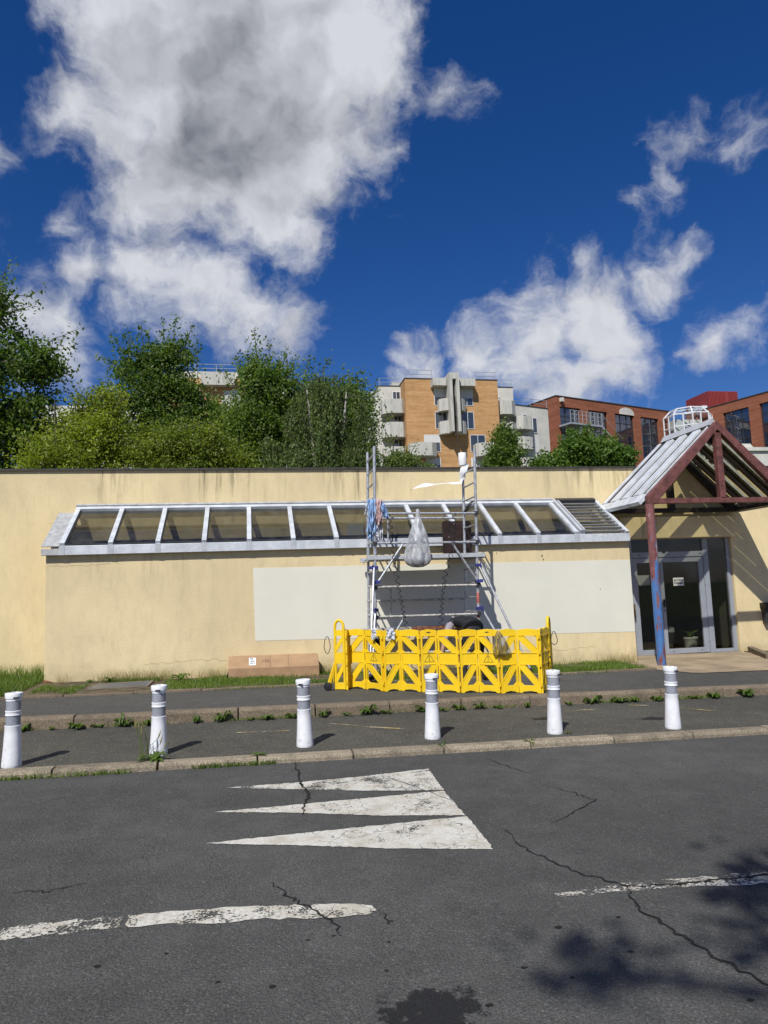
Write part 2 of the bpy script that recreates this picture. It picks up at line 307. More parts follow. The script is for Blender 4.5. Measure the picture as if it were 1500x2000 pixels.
def m_post():
    m, t, b = new_mat('peeling_post_paint'); p = t.pos()
    n = t.math('MULTIPLY_ADD', t.noise(t.scale(p, (13, 13, 2.2)), 1.0, 7, 0.70), 2.6, -0.80)
    sz = t.node('ShaderNodeSeparateXYZ'); t.put(sz.inputs[0], p)
    zone = t.math('ADD', t.math('MULTIPLY', t.ramp(sz.outputs[2], 0.10, 0.75), 0.38), t.math('MULTIPLY', t.ramp(sz.outputs[2], 1.15, 2.3), -0.50))
    blue = t.ramp(t.math('ADD', n, zone), 0.625, 0.66)
    c = t.mix(t.ramp(t.noise(p, 6.0, 5, 0.6), 0.35, 0.7), (0.15, 0.048, 0.045), (0.225, 0.090, 0.085))
    pale = t.math('MULTIPLY', t.ramp(t.noise(t.scale(p, (9, 9, 1.0)), 1.0, 7, 0.7), 0.56, 0.62), t.ramp(sz.outputs[2], 1.2, 2.1))
    c = t.mix(t.math('MULTIPLY', pale, 0.85), c, (0.42, 0.40, 0.45))
    c = t.mix(blue, c, t.mix(t.noise(p, 9.0, 5, 0.6), (0.035, 0.115, 0.32), (0.075, 0.19, 0.42)))
    t.put(b.inputs['Base Color'], c); b.inputs['Roughness'].default_value = 0.62
    t.put(b.inputs['Normal'], t.bump(t.math('ADD', blue, n), 0.4, 0.006)); return m
M['post'] = m_post()
M['grey_paint'] = mat('pale_grey_wall_paint', (0.69, 0.675, 0.575), 0.85, var=0.03, vscale=1.3, bump=0.25, bscale=45, spec=0.2)
M['card'] = mat('cardboard', (0.36, 0.225, 0.125), 0.85, var=0.12, vscale=5, bump=0.1, bscale=25)
M['card_dark'] = mat('cardboard_tape', (0.46, 0.32, 0.19), 0.5, var=0.1)
M['paper'] = mat('white_paper', (0.78, 0.79, 0.78), 0.7, var=0.04)
M['ink'] = mat('black_ink', (0.02, 0.02, 0.025), 0.7, var=0)
M['pen'] = mat('faded_pen', (0.16, 0.10, 0.06), 0.8, var=0)
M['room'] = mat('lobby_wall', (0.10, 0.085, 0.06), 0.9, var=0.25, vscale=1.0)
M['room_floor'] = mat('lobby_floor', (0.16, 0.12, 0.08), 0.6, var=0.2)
M['navy'] = mat('navy_blue', (0.012, 0.024, 0.085), 0.5, var=0.3)
M['brick_orange'] = None
def m_brick(name, c1, c2, mortar, sx, sz_):
    m, t, b = new_mat(name); p = t.pos()
    x = t.node('ShaderNodeSeparateXYZ'); t.put(x.inputs[0], p)
    u = t.node('ShaderNodeCombineXYZ'); t.put(u.inputs[0], t.math('ADD', x.outputs[0], x.outputs[1])); t.put(u.inputs[1], x.outputs[2])
    br = t.node('ShaderNodeTexBrick'); t.put(br.inputs['Vector'], u.outputs[0]); br.inputs['Scale'].default_value = 1.0
    br.inputs['Brick Width'].default_value = sx; br.inputs['Row Height'].default_value = sz_; br.inputs['Mortar Size'].default_value = sz_*0.10
    br.inputs['Color1'].default_value = (*c1, 1); br.inputs['Color2'].default_value = (*c2, 1); br.inputs['Mortar'].default_value = (*mortar, 1)
    lay = t.ramp(t.noise(t.scale(p, (0.25, 0.25, 2.2)), 1.0, 6, 0.7), 0.3, 0.72)
    c = t.mix(lay, t.mix(1.0, br.outputs[0], (0.80, 0.76, 0.70), 'MULTIPLY'), t.mix(1.0, br.outputs[0], (1.12, 1.12, 1.12), 'MULTIPLY'))
    t.put(b.inputs['Base Color'], c); b.inputs['Roughness'].default_value = 0.9; b.inputs['Specular IOR Level'].default_value = 0.15; return m
M['brick_orange'] = m_brick('ochre_brick', (0.55, 0.315, 0.135), (0.47, 0.25, 0.10), (0.43, 0.32, 0.20), 0.45, 0.16)
M['brick_red'] = m_brick('red_brick', (0.30, 0.105, 0.058), (0.25, 0.085, 0.046), (0.24, 0.13, 0.09), 0.40, 0.16)
M['apt_white'] = mat('apartment_render', (0.56, 0.545, 0.49), 0.9, var=0.10, vscale=0.6, speck=0.03, speck_scale=4)
def m_conc():
    m, t, b = new_mat('weathered_concrete'); p = t.pos()
    st = t.ramp(t.noise(t.scale(p, (4, 4, 0.5)), 1.0, 7, 0.7), 0.45, 0.75)
    c = t.mix(st, (0.50, 0.49, 0.44), (0.27, 0.265, 0.24))
    t.put(b.inputs['Base Color'], c); b.inputs['Roughness'].default_value = 0.9; return m
M['concrete'] = m_conc()
M['shutter'] = mat('roller_shutter', (0.60, 0.60, 0.58), 0.7, var=0.05)
M['white_frame'] = mat('white_frame', (0.72, 0.74, 0.76), 0.5, var=0.05)
M['red_sheet'] = mat('red_corrugated', (0.24, 0.035, 0.032), 0.6, var=0.2)
M['galv'] = mat('galvanised', (0.36, 0.39, 0.42), 0.5, 0.2, var=0.15)
M['rag_blue'] = mat('blue_cloth', (0.28, 0.42, 0.64), 0.9, var=0.25, vscale=22)
M['rag_pink'] = mat('pink_cloth', (0.56, 0.40, 0.40), 0.9, var=0.2, vscale=20)
M['rag_grey'] = mat('pale_cloth', (0.52, 0.54, 0.58), 0.9, var=0.25, vscale=24)
M['rag_dark'] = mat('dark_cloth', (0.03, 0.032, 0.04), 0.9, var=0.3)
M['skin'] = mat('skin', (0.42, 0.24, 0.16), 0.55, var=0.1, vscale=20)
M['vest'] = mat('black_quilted_vest', (0.012, 0.013, 0.017), 0.7, var=0.3, vscale=14, bump=0.4, bscale=22)
M['shirt'] = mat('grey_shirt', (0.30, 0.27, 0.29), 0.9, var=0.15, vscale=20)
M['trousers'] = mat('black_trousers', (0.013, 0.013, 0.015), 0.8, var=0.3, vscale=12)
M['shoe'] = mat('dark_shoe', (0.02, 0.018, 0.016), 0.5, var=0.2)
M['hair'] = mat('dark_hair', (0.015, 0.011, 0.009), 0.6, var=0.2)
M['pot'] = mat('pot_cream', (0.50, 0.48, 0.38), 0.6, var=0.1)
M['roof_grey'] = mat('roof_gravel', (0.20, 0.20, 0.19), 0.95, var=0.25, vscale=3)
M['ground'] = mat('ground_far', (0.08, 0.10, 0.045), 1.0, var=0.3, vscale=0.2)
M['bark'] = mat('bark', (0.085, 0.07, 0.052), 0.95, var=0.35, vscale=9, bump=0.5, bscale=30)
M['bark_pale'] = mat('birch_bark', (0.34, 0.32, 0.28), 0.9, var=0.45, vscale=7)
M['rust'] = mat('rusty_bare_brick', (0.22, 0.09, 0.05), 0.95, var=0.4, vscale=18, bump=0.5)
M['brass'] = mat('brown_plate', (0.16, 0.10, 0.03), 0.5, 0.2, var=0.15)
def m_leaf(name, c1, c2, trans=0.35, gloss=0.35):
    m, t, b = new_mat(name)
    r = t.node('ShaderNodeNewGeometry').outputs['Random Per Island']
    p = t.pos(); big = t.ramp(t.noise(p, 0.8, 3, 0.5), 0.35, 0.65)
    f = t.math('ADD', t.math('MULTIPLY', r, 0.65), t.math('MULTIPLY', big, 0.35))
    c = t.mix(f, c1, c2)
    t.put(b.inputs['Base Color'], c); b.inputs['Roughness'].default_value = 0.45; b.inputs['Specular IOR Level'].default_value = gloss
    tl = t.node('ShaderNodeBsdfTranslucent'); t.put(tl.inputs[0], t.mix(1.0, c, (1.5, 1.7, 0.7), 'MULTIPLY'))
    ms = t.node('ShaderNodeMixShader'); ms.inputs[0].default_value = trans
    t.l.new(b.outputs[0], ms.inputs[1]); t.l.new(tl.outputs[0], ms.inputs[2]); t.l.new(ms.outputs[0], t.n['Material Output'].inputs[0])
    return m
M['leaf_dark'] = m_leaf('leaf_deep_green', (0.050, 0.098, 0.018), (0.155, 0.225, 0.042), 0.45)
M['leaf_mid'] = m_leaf('leaf_mid_green', (0.060, 0.115, 0.020), (0.185, 0.260, 0.046), 0.45)
M['leaf_yellow'] = m_leaf('leaf_yellow_green', (0.120, 0.170, 0.018), (0.34, 0.38, 0.042), 0.45)
M['leaf_olive'] = m_leaf('leaf_olive_green', (0.095, 0.140, 0.018), (0.27, 0.31, 0.045), 0.45)
M['leaf_birch'] = m_leaf('leaf_birch', (0.060, 0.105, 0.026), (0.175, 0.235, 0.062), 0.42)
M['leaf_fresh'] = m_leaf('leaf_fresh_green', (0.060, 0.125, 0.020), (0.15, 0.235, 0.038), 0.42)
M['grass'] = m_leaf('grass_blade', (0.060, 0.115, 0.016), (0.18, 0.25, 0.042), 0.35)
M['grass_dry'] = m_leaf('grass_dry', (0.16, 0.15, 0.05), (0.34, 0.29, 0.12), 0.3)
M['weed'] = m_leaf('weed_leaf', (0.050, 0.10, 0.016), (0.14, 0.20, 0.035), 0.3)

# ------------------------------------------------------------------ mesh helpers
def V(*a): return Vector(a)
class MB:
    def __init__(s): s.v = []; s.f = []; s.m = []
    def add(s, vs, fs, mi=0):
        b = len(s.v); s.v += [tuple(x) for x in vs]; s.f += [tuple(b+i for i in f) for f in fs]; s.m += [mi]*len(fs); return s
    def box(s, x0, x1, y0, y1, z0, z1, mi=0):
        if x0 > x1: x0, x1 = x1, x0
        if y0 > y1: y0, y1 = y1, y0
        if z0 > z1: z0, z1 = z1, z0
        return s.add([(x0,y0,z0),(x1,y0,z0),(x1,y1,z0),(x0,y1,z0),(x0,y0,z1),(x1,y0,z1),(x1,y1,z1),(x0,y1,z1)],
            [(0,3,2,1),(4,5,6,7),(0,1,5,4),(1,2,6,5),(2,3,7,6),(3,0,4,7)], mi)
    def bar(s, p, q, w, h, up=(0,0,1), mi=0):
        p, q, up = Vector(p), Vector(q), Vector(up); d = (q-p).normalized()
        a = d.cross(up)
        if a.length < 1e-4: a = d.cross(Vector((1,0,0)))
        a.normalize(); b = a.cross(d).normalized(); a *= w/2; b *= h/2
        vs = [p-a-b, p+a-b, p+a+b, p-a+b, q-a-b, q+a-b, q+a+b, q-a+b]
        return s.add(vs, [(0,1,2,3),(4,7,6,5),(0,4,5,1),(1,5,6,2),(2,6,7,3),(3,7,4,0)], mi)
    def tube(s, pts, r, n=8, mi=0, cap=True):
        pts = [Vector(p) for p in pts]; k = len(pts); rs = r if isinstance(r, (list, tuple)) else [r]*k
        t0 = (pts[1]-pts[0]).normalized(); ref = Vector((0,0,1)) if abs(t0.z) < 0.9 else Vector((1,0,0))
        nrm = t0.cross(ref).normalized(); vs = []; fs = []
        for i, p in enumerate(pts):
            t = (pts[min(i+1,k-1)]-pts[max(i-1,0)])
            if t.length < 1e-9: t = t0.copy()
            t.normalize(); nrm = (nrm - t*nrm.dot(t))
            if nrm.length < 1e-6: nrm = t.orthogonal()
            nrm.normalize(); bn = t.cross(nrm)
            for j in range(n):
                a = 2*math.pi*j/n; vs.append(p + (nrm*math.cos(a)+bn*math.sin(a))*rs[i])
        for i in range(k-1):
            for j in range(n):
                fs.append((i*n+j, i*n+(j+1)%n, (i+1)*n+(j+1)%n, (i+1)*n+j))
        if cap: fs.append(tuple(range(n-1,-1,-1))); fs.append(tuple((k-1)*n+j for j in range(n)))
        return s.add(vs, fs, mi)
    def lathe(s, prof, n=24, c=(0,0,0), mi=0, sx=1.0, sy=1.0):
        vs = []; fs = []; k = len(prof)
        for r, z in prof:
            for j in range(n):
                a = 2*math.pi*j/n; vs.append((c[0]+r*sx*math.cos(a), c[1]+r*sy*math.sin(a), c[2]+z))
        for i in range(k-1):
            for j in range(n): fs.append((i*n+j, i*n+(j+1)%n, (i+1)*n+(j+1)%n, (i+1)*n+j))
        fs.append(tuple(range(n-1,-1,-1))); fs.append(tuple((k-1)*n+j for j in range(n)))
        return s.add(vs, fs, mi)
    def prism(s, poly, a0, a1, axis='y', mi=0):
        n = len(poly); mk = {'y': lambda u, w, a: (u, a, w), 'x': lambda u, w, a: (a, u, w), 'z': lambda u, w, a: (u, w, a)}[axis]
        vs = [mk(u, w, a0) for u, w in poly] + [mk(u, w, a1) for u, w in poly]
        fs = [tuple(range(n)), tuple(range(2*n-1, n-1, -1))] + [(i, n+i, n+(i+1)%n, (i+1)%n) for i in range(n)]
        return s.add(vs, fs, mi)
    def sheet(s, pts, mi=0): return s.add(pts, [tuple(range(len(pts)))], mi)
    def build(s, name, mats, parent=None, smooth=False, bevel=0.0, local=False, loc=None):
        me = bpy.data.meshes.new(name)
        off = Vector((0,0,0))
        if parent is not None and not local: off = wloc(parent)
        if loc is not None: off = Vector(loc)
        me.from_pydata([tuple(Vector(v)-off) for v in s.v], [], s.f)
        if not isinstance(mats, (list, tuple)): mats = [mats]
        for x in mats: me.materials.append(M[x] if isinstance(x, str) else x)
        if len(mats) > 1: me.polygons.foreach_set('material_index', s.m)
        bm = bmesh.new(); bm.from_mesh(me); bmesh.ops.recalc_face_normals(bm, faces=bm.faces); bm.to_mesh(me); bm.free()
        if smooth:
            me.polygons.foreach_set('use_smooth', [True]*len(me.polygons))
            try: me.set_sharp_from_angle(angle=R(40))
            except Exception: pass
        o = bpy.data.objects.new(name, me); COL.objects.link(o)
        if loc is not None: o.location = loc
        if parent is not None: o.parent = parent
        if bevel:
            b = o.modifiers.new('bevel', 'BEVEL'); b.width = bevel; b.segments = 2; b.limit_method = 'ANGLE'; b.angle_limit = R(40)
        return o
def wloc(o):
    v = Vector((0,0,0))
    while o is not None: v = v + Vector(o.location); o = o.parent
    return v
def tag(o, label=None, cat=None, group=None, kind=None):
    if label: o['label'] = label
    if cat: o['category'] = cat
    if group: o['group'] = group
    if kind: o['kind'] = kind
    return o
def thing(name, label, cat, loc=(0,0,0), group=None, rotz=0.0):
    o = bpy.data.objects.new(name, None); COL.objects.link(o); o.location = loc; o.rotation_euler = (0,0,rotz); o.empty_display_size = 0.2
    return tag(o, label, cat, group)
def copy_tree(o, parent=None):
    c = o.copy(); COL.objects.link(c); c.parent = parent
    for ch in list(o.children): copy_tree(ch, c)
    return c
def fast_mesh(name, co, faces_flat, per_face, material, parent=None, smooth=False):
    """co: n x 3 world coordinates, faces_flat: flat index array with per_face corners each"""
    me = bpy.data.meshes.new(name)
    off = np.array(wloc(parent)) if parent is not None else np.zeros(3)
    co = (co - off).astype(np.float32)
    nf = len(faces_flat)//per_face
    me.vertices.add(len(co)); me.vertices.foreach_set('co', co.ravel())
    me.loops.add(len(faces_flat)); me.loops.foreach_set('vertex_index', np.asarray(faces_flat, dtype=np.int32))
    me.polygons.add(nf); me.polygons.foreach_set('loop_start', np.arange(0, nf*per_face, per_face, dtype=np.int32))
    if smooth: me.polygons.foreach_set('use_smooth', np.ones(nf, dtype=bool))
    me.update(calc_edges=True)
    me.materials.append(M[material])
    o = bpy.data.objects.new(name, me); COL.objects.link(o)
    if parent is not None: o.parent = parent
    return o
def slope(x): return -0.02*max(-60.0, min(60.0, x))

# ================================================================== the setting: ground, road, pavements, kerbs
NEAR0, NEAR1, FAR0, FAR1 = 7.30, 7.46, 9.62, 9.78
H_LOW, H_UP = 0.052, 0.185
def struct(o): o['kind'] = 'structure'; return o
def ribbon_sheet(x0, x1, yf0, yf1, h, nx, name, material, ny=1, wob=0.0):
    """sheet following the fall of the street, between two y-curves"""
    mb = MB(); vs = []; fs = []
    for i in range(nx+1):
        x = x0 + (x1-x0)*i/nx
        for j in range(ny+1):
            y = yf0(x) + (yf1(x)-yf0(x))*j/ny
            vs.append((x, y, slope(x) + h + (random.uniform(-wob, wob) if 0 < j < ny else 0)))
    for i in range(nx):
        for j in range(ny): a = i*(ny+1)+j; fs.append((a, a+ny+1, a+ny+2, a+1))
    mb.add(vs, fs); return struct(mb.build(name, material, smooth=False))
K = lambda v: (lambda x: v)
ribbon_sheet(-600, 600, K(-600), K(900), -0.45, 60, 'ground', 'ground', 4)
ROAD = ribbon_sheet(-60, 60, K(-9), K(NEAR0+0.03), 0.0, 60, 'road', 'road')
ribbon_sheet(-60, 60, K(NEAR1-0.02), K(FAR0+0.02), H_LOW-0.006, 60, 'lower_pavement', 'pave_low')
edge_y = lambda x: 11.68 + 0.045*max(-8, min(9, x))
ribbon_sheet(-60, 60, K(FAR1-0.02), K(13.0), H_UP-0.004, 60, 'upper_pavement', 'pave_up')
def verge_y0(x): return edge_y(x) + 0.07
VERGE = ribbon_sheet(-60, 7.15, verge_y0, K(14.56), H_UP+0.016, 80, 'verge', 'soil', 5, 0.012)
APRON = ribbon_sheet(7.15, 10.9, lambda x: 12.05-min(1, (x-7.15)/0.35)*0.75 if x > 7.15 else 12.05, K(14.75), H_UP+0.006, 24, 'entrance_apron', 'apron')
ribbon_sheet(10.9, 60, K(11.25), K(14.56), H_UP+0.022, 20, 'verge_beyond', 'soil')
def kerb_run(name, material, y0, y1, zt, zb, joints, radius):
    root = struct(tag(bpy.data.objects.new(name, None))); COL.objects.link(root)
    for a, b in zip(joints[:-1], joints[1:]):
        g = random.uniform(0.004, 0.011); dz = random.uniform(-0.006, 0.006); dy = random.uniform(-0.008, 0.008)
        x0, x1 = a+g, b-g; mb = MB()
        prof = [(y0+dy, zb), (y0+dy, zt-radius), (y0+dy+radius*0.35, zt-radius*0.3), (y0+dy+radius, zt), (y1, zt), (y1, zb)]
        n = len(prof); vs = [(x0, y, z+dz+slope(x0)) for y, z in prof] + [(x1, y, z+dz+slope(x1)) for y, z in prof]
        fs = [tuple(range(n)), tuple(range(2*n-1, n-1, -1))] + [(i, n+i, n+(i+1)%n, (i+1)%n) for i in range(n)]
        mb.add(vs, fs); mb.build('kerb_stone', material, root, bevel=0.006)
    return root
jn = [-1.86 + 0.945*k for k in range(-14, 24)]
kerb_run('road_kerb', 'kerb', NEAR0, NEAR1, H_LOW+0.012, -0.10, jn, 0.03)
kerb_run('pavement_kerb', 'kerb_far', FAR0, FAR1, H_UP+0.006, -0.10, [-13.2 + 1.0*k for k in range(36)], 0.035)
er = struct(bpy.data.objects.new('verge_edging', None)); COL.objects.link(er)
for k in range(16):
    a, b = -8.8+k*1.0, -7.8+k*1.0
    mb = MB(); z0, z1 = slope(a)+H_UP, slope(b)+H_UP; g = 0.006
    vs = []
    for x, z in ((a+g, z0), (b-g, z1)):
        y = edge_y(x); dz = random.uniform(-0.008, 0.008)
        vs += [(x, y, z-0.1), (x, y, z+0.028+dz), (x, y+0.075, z+0.028+dz), (x, y+0.075, z-0.1)]
    mb.add(vs, [(0,1,2,3), (7,6,5,4), (0,4,5,1), (1,5,6,2), (2,6,7,3), (3,7,4,0)]); mb.build('edging_stone', 'kerb_far', er, bevel=0.005)
# step kerb that closes the apron on its far side
mb = MB(); mb.bar((10.30, 13.0, slope(10.3)+H_UP+0.03), (11.05, 14.52, slope(11)+H_UP+0.06), 0.12, 0.14); struct(mb.build('apron_kerb', 'kerb_far', bevel=0.008))

# ---- painted markings, cracks and stains: parts of the road
def fine_poly(pts, step, jit):
    out = []
    for (x0, y0), (x1, y1) in zip(pts, pts[1:]+pts[:1]):
        L = math.hypot(x1-x0, y1-y0); n = max(1, int(L/step))
        for i in range(n):
            f = i/n; j = jit if 0 < i else jit*0.3
            out.append((x0+(x1-x0)*f+random.uniform(-j, j), y0+(y1-y0)*f+random.uniform(-j, j)))
    return out
def marking(name, pts, material, label, h=0.004, step=0.035, jit=0.008):
    mb = MB(); mb.sheet([(x, y, slope(x)+h) for x, y in fine_poly(pts, step, jit)])
    o = mb.build(name, material, ROAD); o['label'] = label; return o
marking('painted_triangle', [(-0.26,6.51),(0.40,6.53),(1.0,6.60),(1.605,6.72),(1.553,5.985),(0.9,6.12),(0.37,6.30)], 'paint_worn', 'worn white painted triangle nearest the kerb')
marking('painted_triangle', [(-0.31,5.82),(0.38,5.865),(1.545,5.965),(1.53,5.285),(0.9,5.44),(0.31,5.65)], 'paint', 'white painted triangle in the middle of three')
marking('painted_triangle', [(-0.337,5.12),(0.35,5.18),(1.534,5.265),(1.498,4.58),(0.9,4.73),(0.40,4.90)], 'paint', 'white painted triangle nearest the centre line')
marking('centre_line_dash', [(-0.66,4.10),(-0.30,4.09),(-0.005,4.065),(0.52,3.97),(0.60,3.93),(0.618,3.871),(0.57,3.83),(0.40,3.835),(-0.006,3.906),(-0.25,3.91),(-0.45,3.955),(-0.64,3.955)], 'paint_line', 'thick cracked white centre line dash', step=0.04, jit=0.012)
marking('centre_line_dash', [(-4.5,4.02),(-2.4,4.08),(-0.965,4.105),(-0.67,4.10),(-0.68,3.975),(-1.21,3.95),(-2.4,3.90),(-4.5,3.85)], 'paint_broken', 'broken flaking far end of the thick centre line dash', step=0.04, jit=0.016)
marking('centre_line_dash', [(1.60,3.86),(2.07,3.91),(2.92,3.87),(4.2,3.83),(6.2,3.76),(6.2,3.62),(2.81,3.725),(2.02,3.81),(1.62,3.79)], 'paint_gone', 'centre line dash almost worn away', step=0.05, jit=0.015)
LOWP = bpy.data.objects['lower_pavement']
def faded(pts, wid, parent, lab):
    mb = MB(); up = []; dn = []
    for x, y in pts: up.append((x, y+wid/2, slope(x)+H_LOW+0.001)); dn.append((x, y-wid/2, slope(x)+H_LOW+0.001))
    n = len(pts); mb.add(up+dn, [(i, n+i, n+i+1, i+1) for i in range(n-1)])
    o = mb.build('faded_yellow_line', 'paint_yellow', parent); o['label'] = lab
faded([(0.9,9.05),(1.1,8.9),(1.36,8.68),(1.75,8.44)], 0.07, LOWP, 'faded yellow line on the tarmac before the barrier')
faded([(-0.2,8.75),(0.1,8.72),(0.42,8.70)], 0.05, LOWP, 'faint yellow scrap of line')
faded([(4.05,9.03),(4.3,9.10),(4.6,9.08)], 0.08, LOWP, 'short faded yellow scrap of line')
faded([(5.1,9.3),(5.43,9.15),(5.67,8.83),(5.95,8.50),(6.4,8.1)], 0.06, LOWP, 'faded yellow line running off past the last bollard')
def crack(pts, w, parent=ROAD, h=0.0065, sub=7, jag=0.018):
    P = []
    for (x0, y0), (x1, y1) in zip(pts[:-1], pts[1:]):
        for i in range(sub):
            f = i/sub; P.append((x0+(x1-x0)*f+random.uniform(-jag, jag), y0+(y1-y0)*f+random.uniform(-jag, jag)))
    P.append(pts[-1]); n = len(P); mb = MB(); up = []; dn = []
    for i, (x, y) in enumerate(P):
        a = P[min(i+1, n-1)]; b = P[max(i-1, 0)]; dx, dy = a[0]-b[0], a[1]-b[1]; L = math.hypot(dx, dy) or 1
        ww = w*(0.35+0.65*math.sin(math.pi*min(1, max(0.04, i/(n-1)))))*random.uniform(0.4, 1.1)/2
        up.append((x-dy/L*ww, y+dx/L*ww, slope(x)+h)); dn.append((x+dy/L*ww, y-dx/L*ww, slope(x)+h))
    mb.add(up+dn, [(i, n+i, n+i+1, i+1) for i in range(n-1)]); return mb.build('crack', 'crack', parent)
crack([(0.386,7.29),(0.40,6.9),(0.397,6.486),(0.43,6.1),(0.39,5.85),(0.345,5.59)], 0.030)
crack([(1.694,4.912),(1.70,4.55),(1.79,4.239),(1.90,4.02),(2.003,3.895),(2.05,3.86)], 0.018)
crack([(2.05,3.86),(1.97,3.72),(1.943,3.60),(1.98,3.35),(2.009,3.121),(2.085,2.822),(2.2,2.4)], 0.020)
crack([(2.05,3.85),(2.3,3.83),(2.562,3.815),(2.915,3.84),(3.6,3.78),(4.4,3.8)], 0.026)
crack([(0.084,4.359),(0.16,4.18),(0.237,4.026),(0.377,3.80),(0.402,3.629)], 0.016)
crack([(2.422,5.907),(2.55,5.65),(2.629,5.438),(2.35,5.18),(2.055,4.96)], 0.014)
crack([(2.25,7.0),(2.35,6.6),(2.45,6.3)], 0.012)
crack([(-1.35,4.55),(-1.15,4.52),(-0.98,4.60)], 0.016); crack([(-1.62,4.62),(-1.5,4.57)], 0.012)
crack([(1.12,6.62),(1.38,6.05),(1.545,5.62)], 0.012); crack([(0.62,3.86),(0.66,3.74),(0.64,3.70)], 0.010)
crack([(-3.2,6.2),(-2.4,5.9),(-1.9,5.95)], 0.010)
def stain(x, y, r, sy, lab, parent=ROAD, h=0.0025):
    mb = MB(); n = 20
    mb.sheet([(r*math.cos(2*math.pi*i/n), r*math.sin(2*math.pi*i/n), 0.0) for i in range(n)])
    o = mb.build('stain', 'stain', parent, local=True); o.location = (x, y, slope(x)+h); o.scale = (1.0, sy, 1.0); o.rotation_euler = (0, R(1.146), 0); o['label'] = lab; return o
stain(0.68, 2.93, 0.36, 0.9, 'dark ragged oil stain on the road')
stain(3.60, 8.66, 0.28, 0.55, 'dark damp spot on the pavement', LOWP, H_LOW-0.003); stain(4.86, 8.30, 0.24, 0.5, 'dark damp spot beside the last bollard', LOWP, H_LOW-0.003)
for k in range(26):
    x, y = random.uniform(-1.5, 2.0), random.uniform(2.7, 3.7); 
    mb = MB(); n = 8; r = random.uniform(0.010, 0.026)
    mb.sheet([(x+r*random.uniform(0.6, 1.2)*math.cos(6.283*i/n), y+0.7*r*random.uniform(0.6, 1.2)*math.sin(6.283*i/n), slope(x)+0.003) for i in range(n)]); mb.build('tar_spot', 'crack', ROAD)

# ================================================================== low yellow building
YM, YE = 14.55, 13.37
BLD = thing('low_building', 'low yellow rendered building with flat dark coping and lean-to glass extension', 'building', (3, YM, 0))
mb = MB(); mb.box(-16, 8.05, YM, YM+0.30, -0.6, 4.20); mb.box(10.82, 26, YM, YM+0.30, -0.6, 4.20); mb.box(8.05, 10.82, YM, YM+0.30, 2.62, 4.20)
mb.box(-16, -15.7, YM+0.30, 19.2, -0.6, 4.2); mb.box(25.7, 26, YM+0.30, 19.2, -0.6, 4.2); mb.box(-16, 26, 19.2, 19.5, -0.6, 4.2)
mb.build('wall', 'stucco', BLD)
mb = MB(); mb.box(-15.7, 25.7, YM+0.30, 19.2, 3.70, 3.80); mb.build('flat_roof', 'roof_grey', BLD)
c = 0
for k in range(14):
    mb = MB(); x0 = -16.1+k*3.02; mb.box(x0, x0+3.012, YM-0.045, YM+0.36, 4.202, 4.228); mb.box(x0, x0+3.012, YM-0.047, YM-0.038, 4.19, 4.201); mb.build('coping_length', 'coping', BLD)
mb = MB(); mb.box(8.02, 10.84, YM-0.16, YM-0.002, 2.585, 3.06); mb.build('lintel', 'stucco_ext', BLD, bevel=0.01)
# ---- extension walls
mb = MB(); mb.box(-3.55, 7.60, YE, YE+0.20, -0.5, 2.53)
for xa, xb in ((-3.549, -3.35), (7.40, 7.599)):
    mb.prism([(YE+0.2, -0.5), (YM-0.002, -0.5), (YM-0.002, 3.30), (YE+0.2, 2.60)], xa, xb, 'x')
EXT = mb.build('extension_wall', 'stucco_ext', BLD)
mb = MB(); mb.prism([(0.028, 2.148), (7.597, 2.093), (7.597, 0.640), (0.047, 0.821)], YE-0.004, YE+0.002, 'y'); o = mb.build('paint_patch', 'grey_paint', BLD); o['label'] = 'pale grey repainted rectangle over the yellow render'
mb = MB(); mb.prism([(-3.555, 0.12), (-3.555, 0.33), (-3.35, 0.27), (-2.9, 0.245), (-2.4, 0.24), (-2.4, 0.12)], YE-0.012, YE+0.004, 'y'); o = mb.build('bare_plinth', 'rust', BLD, bevel=0.004); o['label'] = 'strip of bare red brick where the render has fallen off'
for (x, z, r) in ((5.70, 2.22, 0.02), (5.72, 2.15, 0.013), (6.9, 1.52, 0.012), (1.9, 2.33, 0.01), (4.75, 2.30, 0.01)):
    mb = MB(); mb.prism([(x+r*math.cos(a)*random.uniform(0.4, 1), z+1.6*r*math.sin(a)*random.uniform(0.5, 1)) for a in [6.283*i/9 for i in range(9)]], YE-0.0065, YE-0.003, 'y'); mb.build('render_chip', 'crack', BLD)
def wall_crack(pts, Y):
    mb = MB(); P = []
    for (x0, z0), (x1, z1) in zip(pts[:-1], pts[1:]):
        for i in range(8): f = i/8; P.append((x0+(x1-x0)*f, z0+(z1-z0)*f+random.uniform(-0.02, 0.02)))
    n = len(P); mb.add([(x, Y, z+0.0012) for x, z in P]+[(x, Y, z-0.0012) for x, z in P], [(i, n+i, n+i+1, i+1) for i in range(n-1)]); mb.build('hairline_crack', 'pen', BLD)
wall_crack([(-3.5, 2.30), (-3.0, 2.28), (-2.4, 2.31)], YE-0.003); wall_crack([(-1.9, 0.50), (-1.5, 0.51), (-0.9, 0.53), (-0.4, 0.51)], YE-0.003)
wall_crack([(5.2, 0.38), (6.1, 0.36), (6.8, 0.39)], YE-0.003)
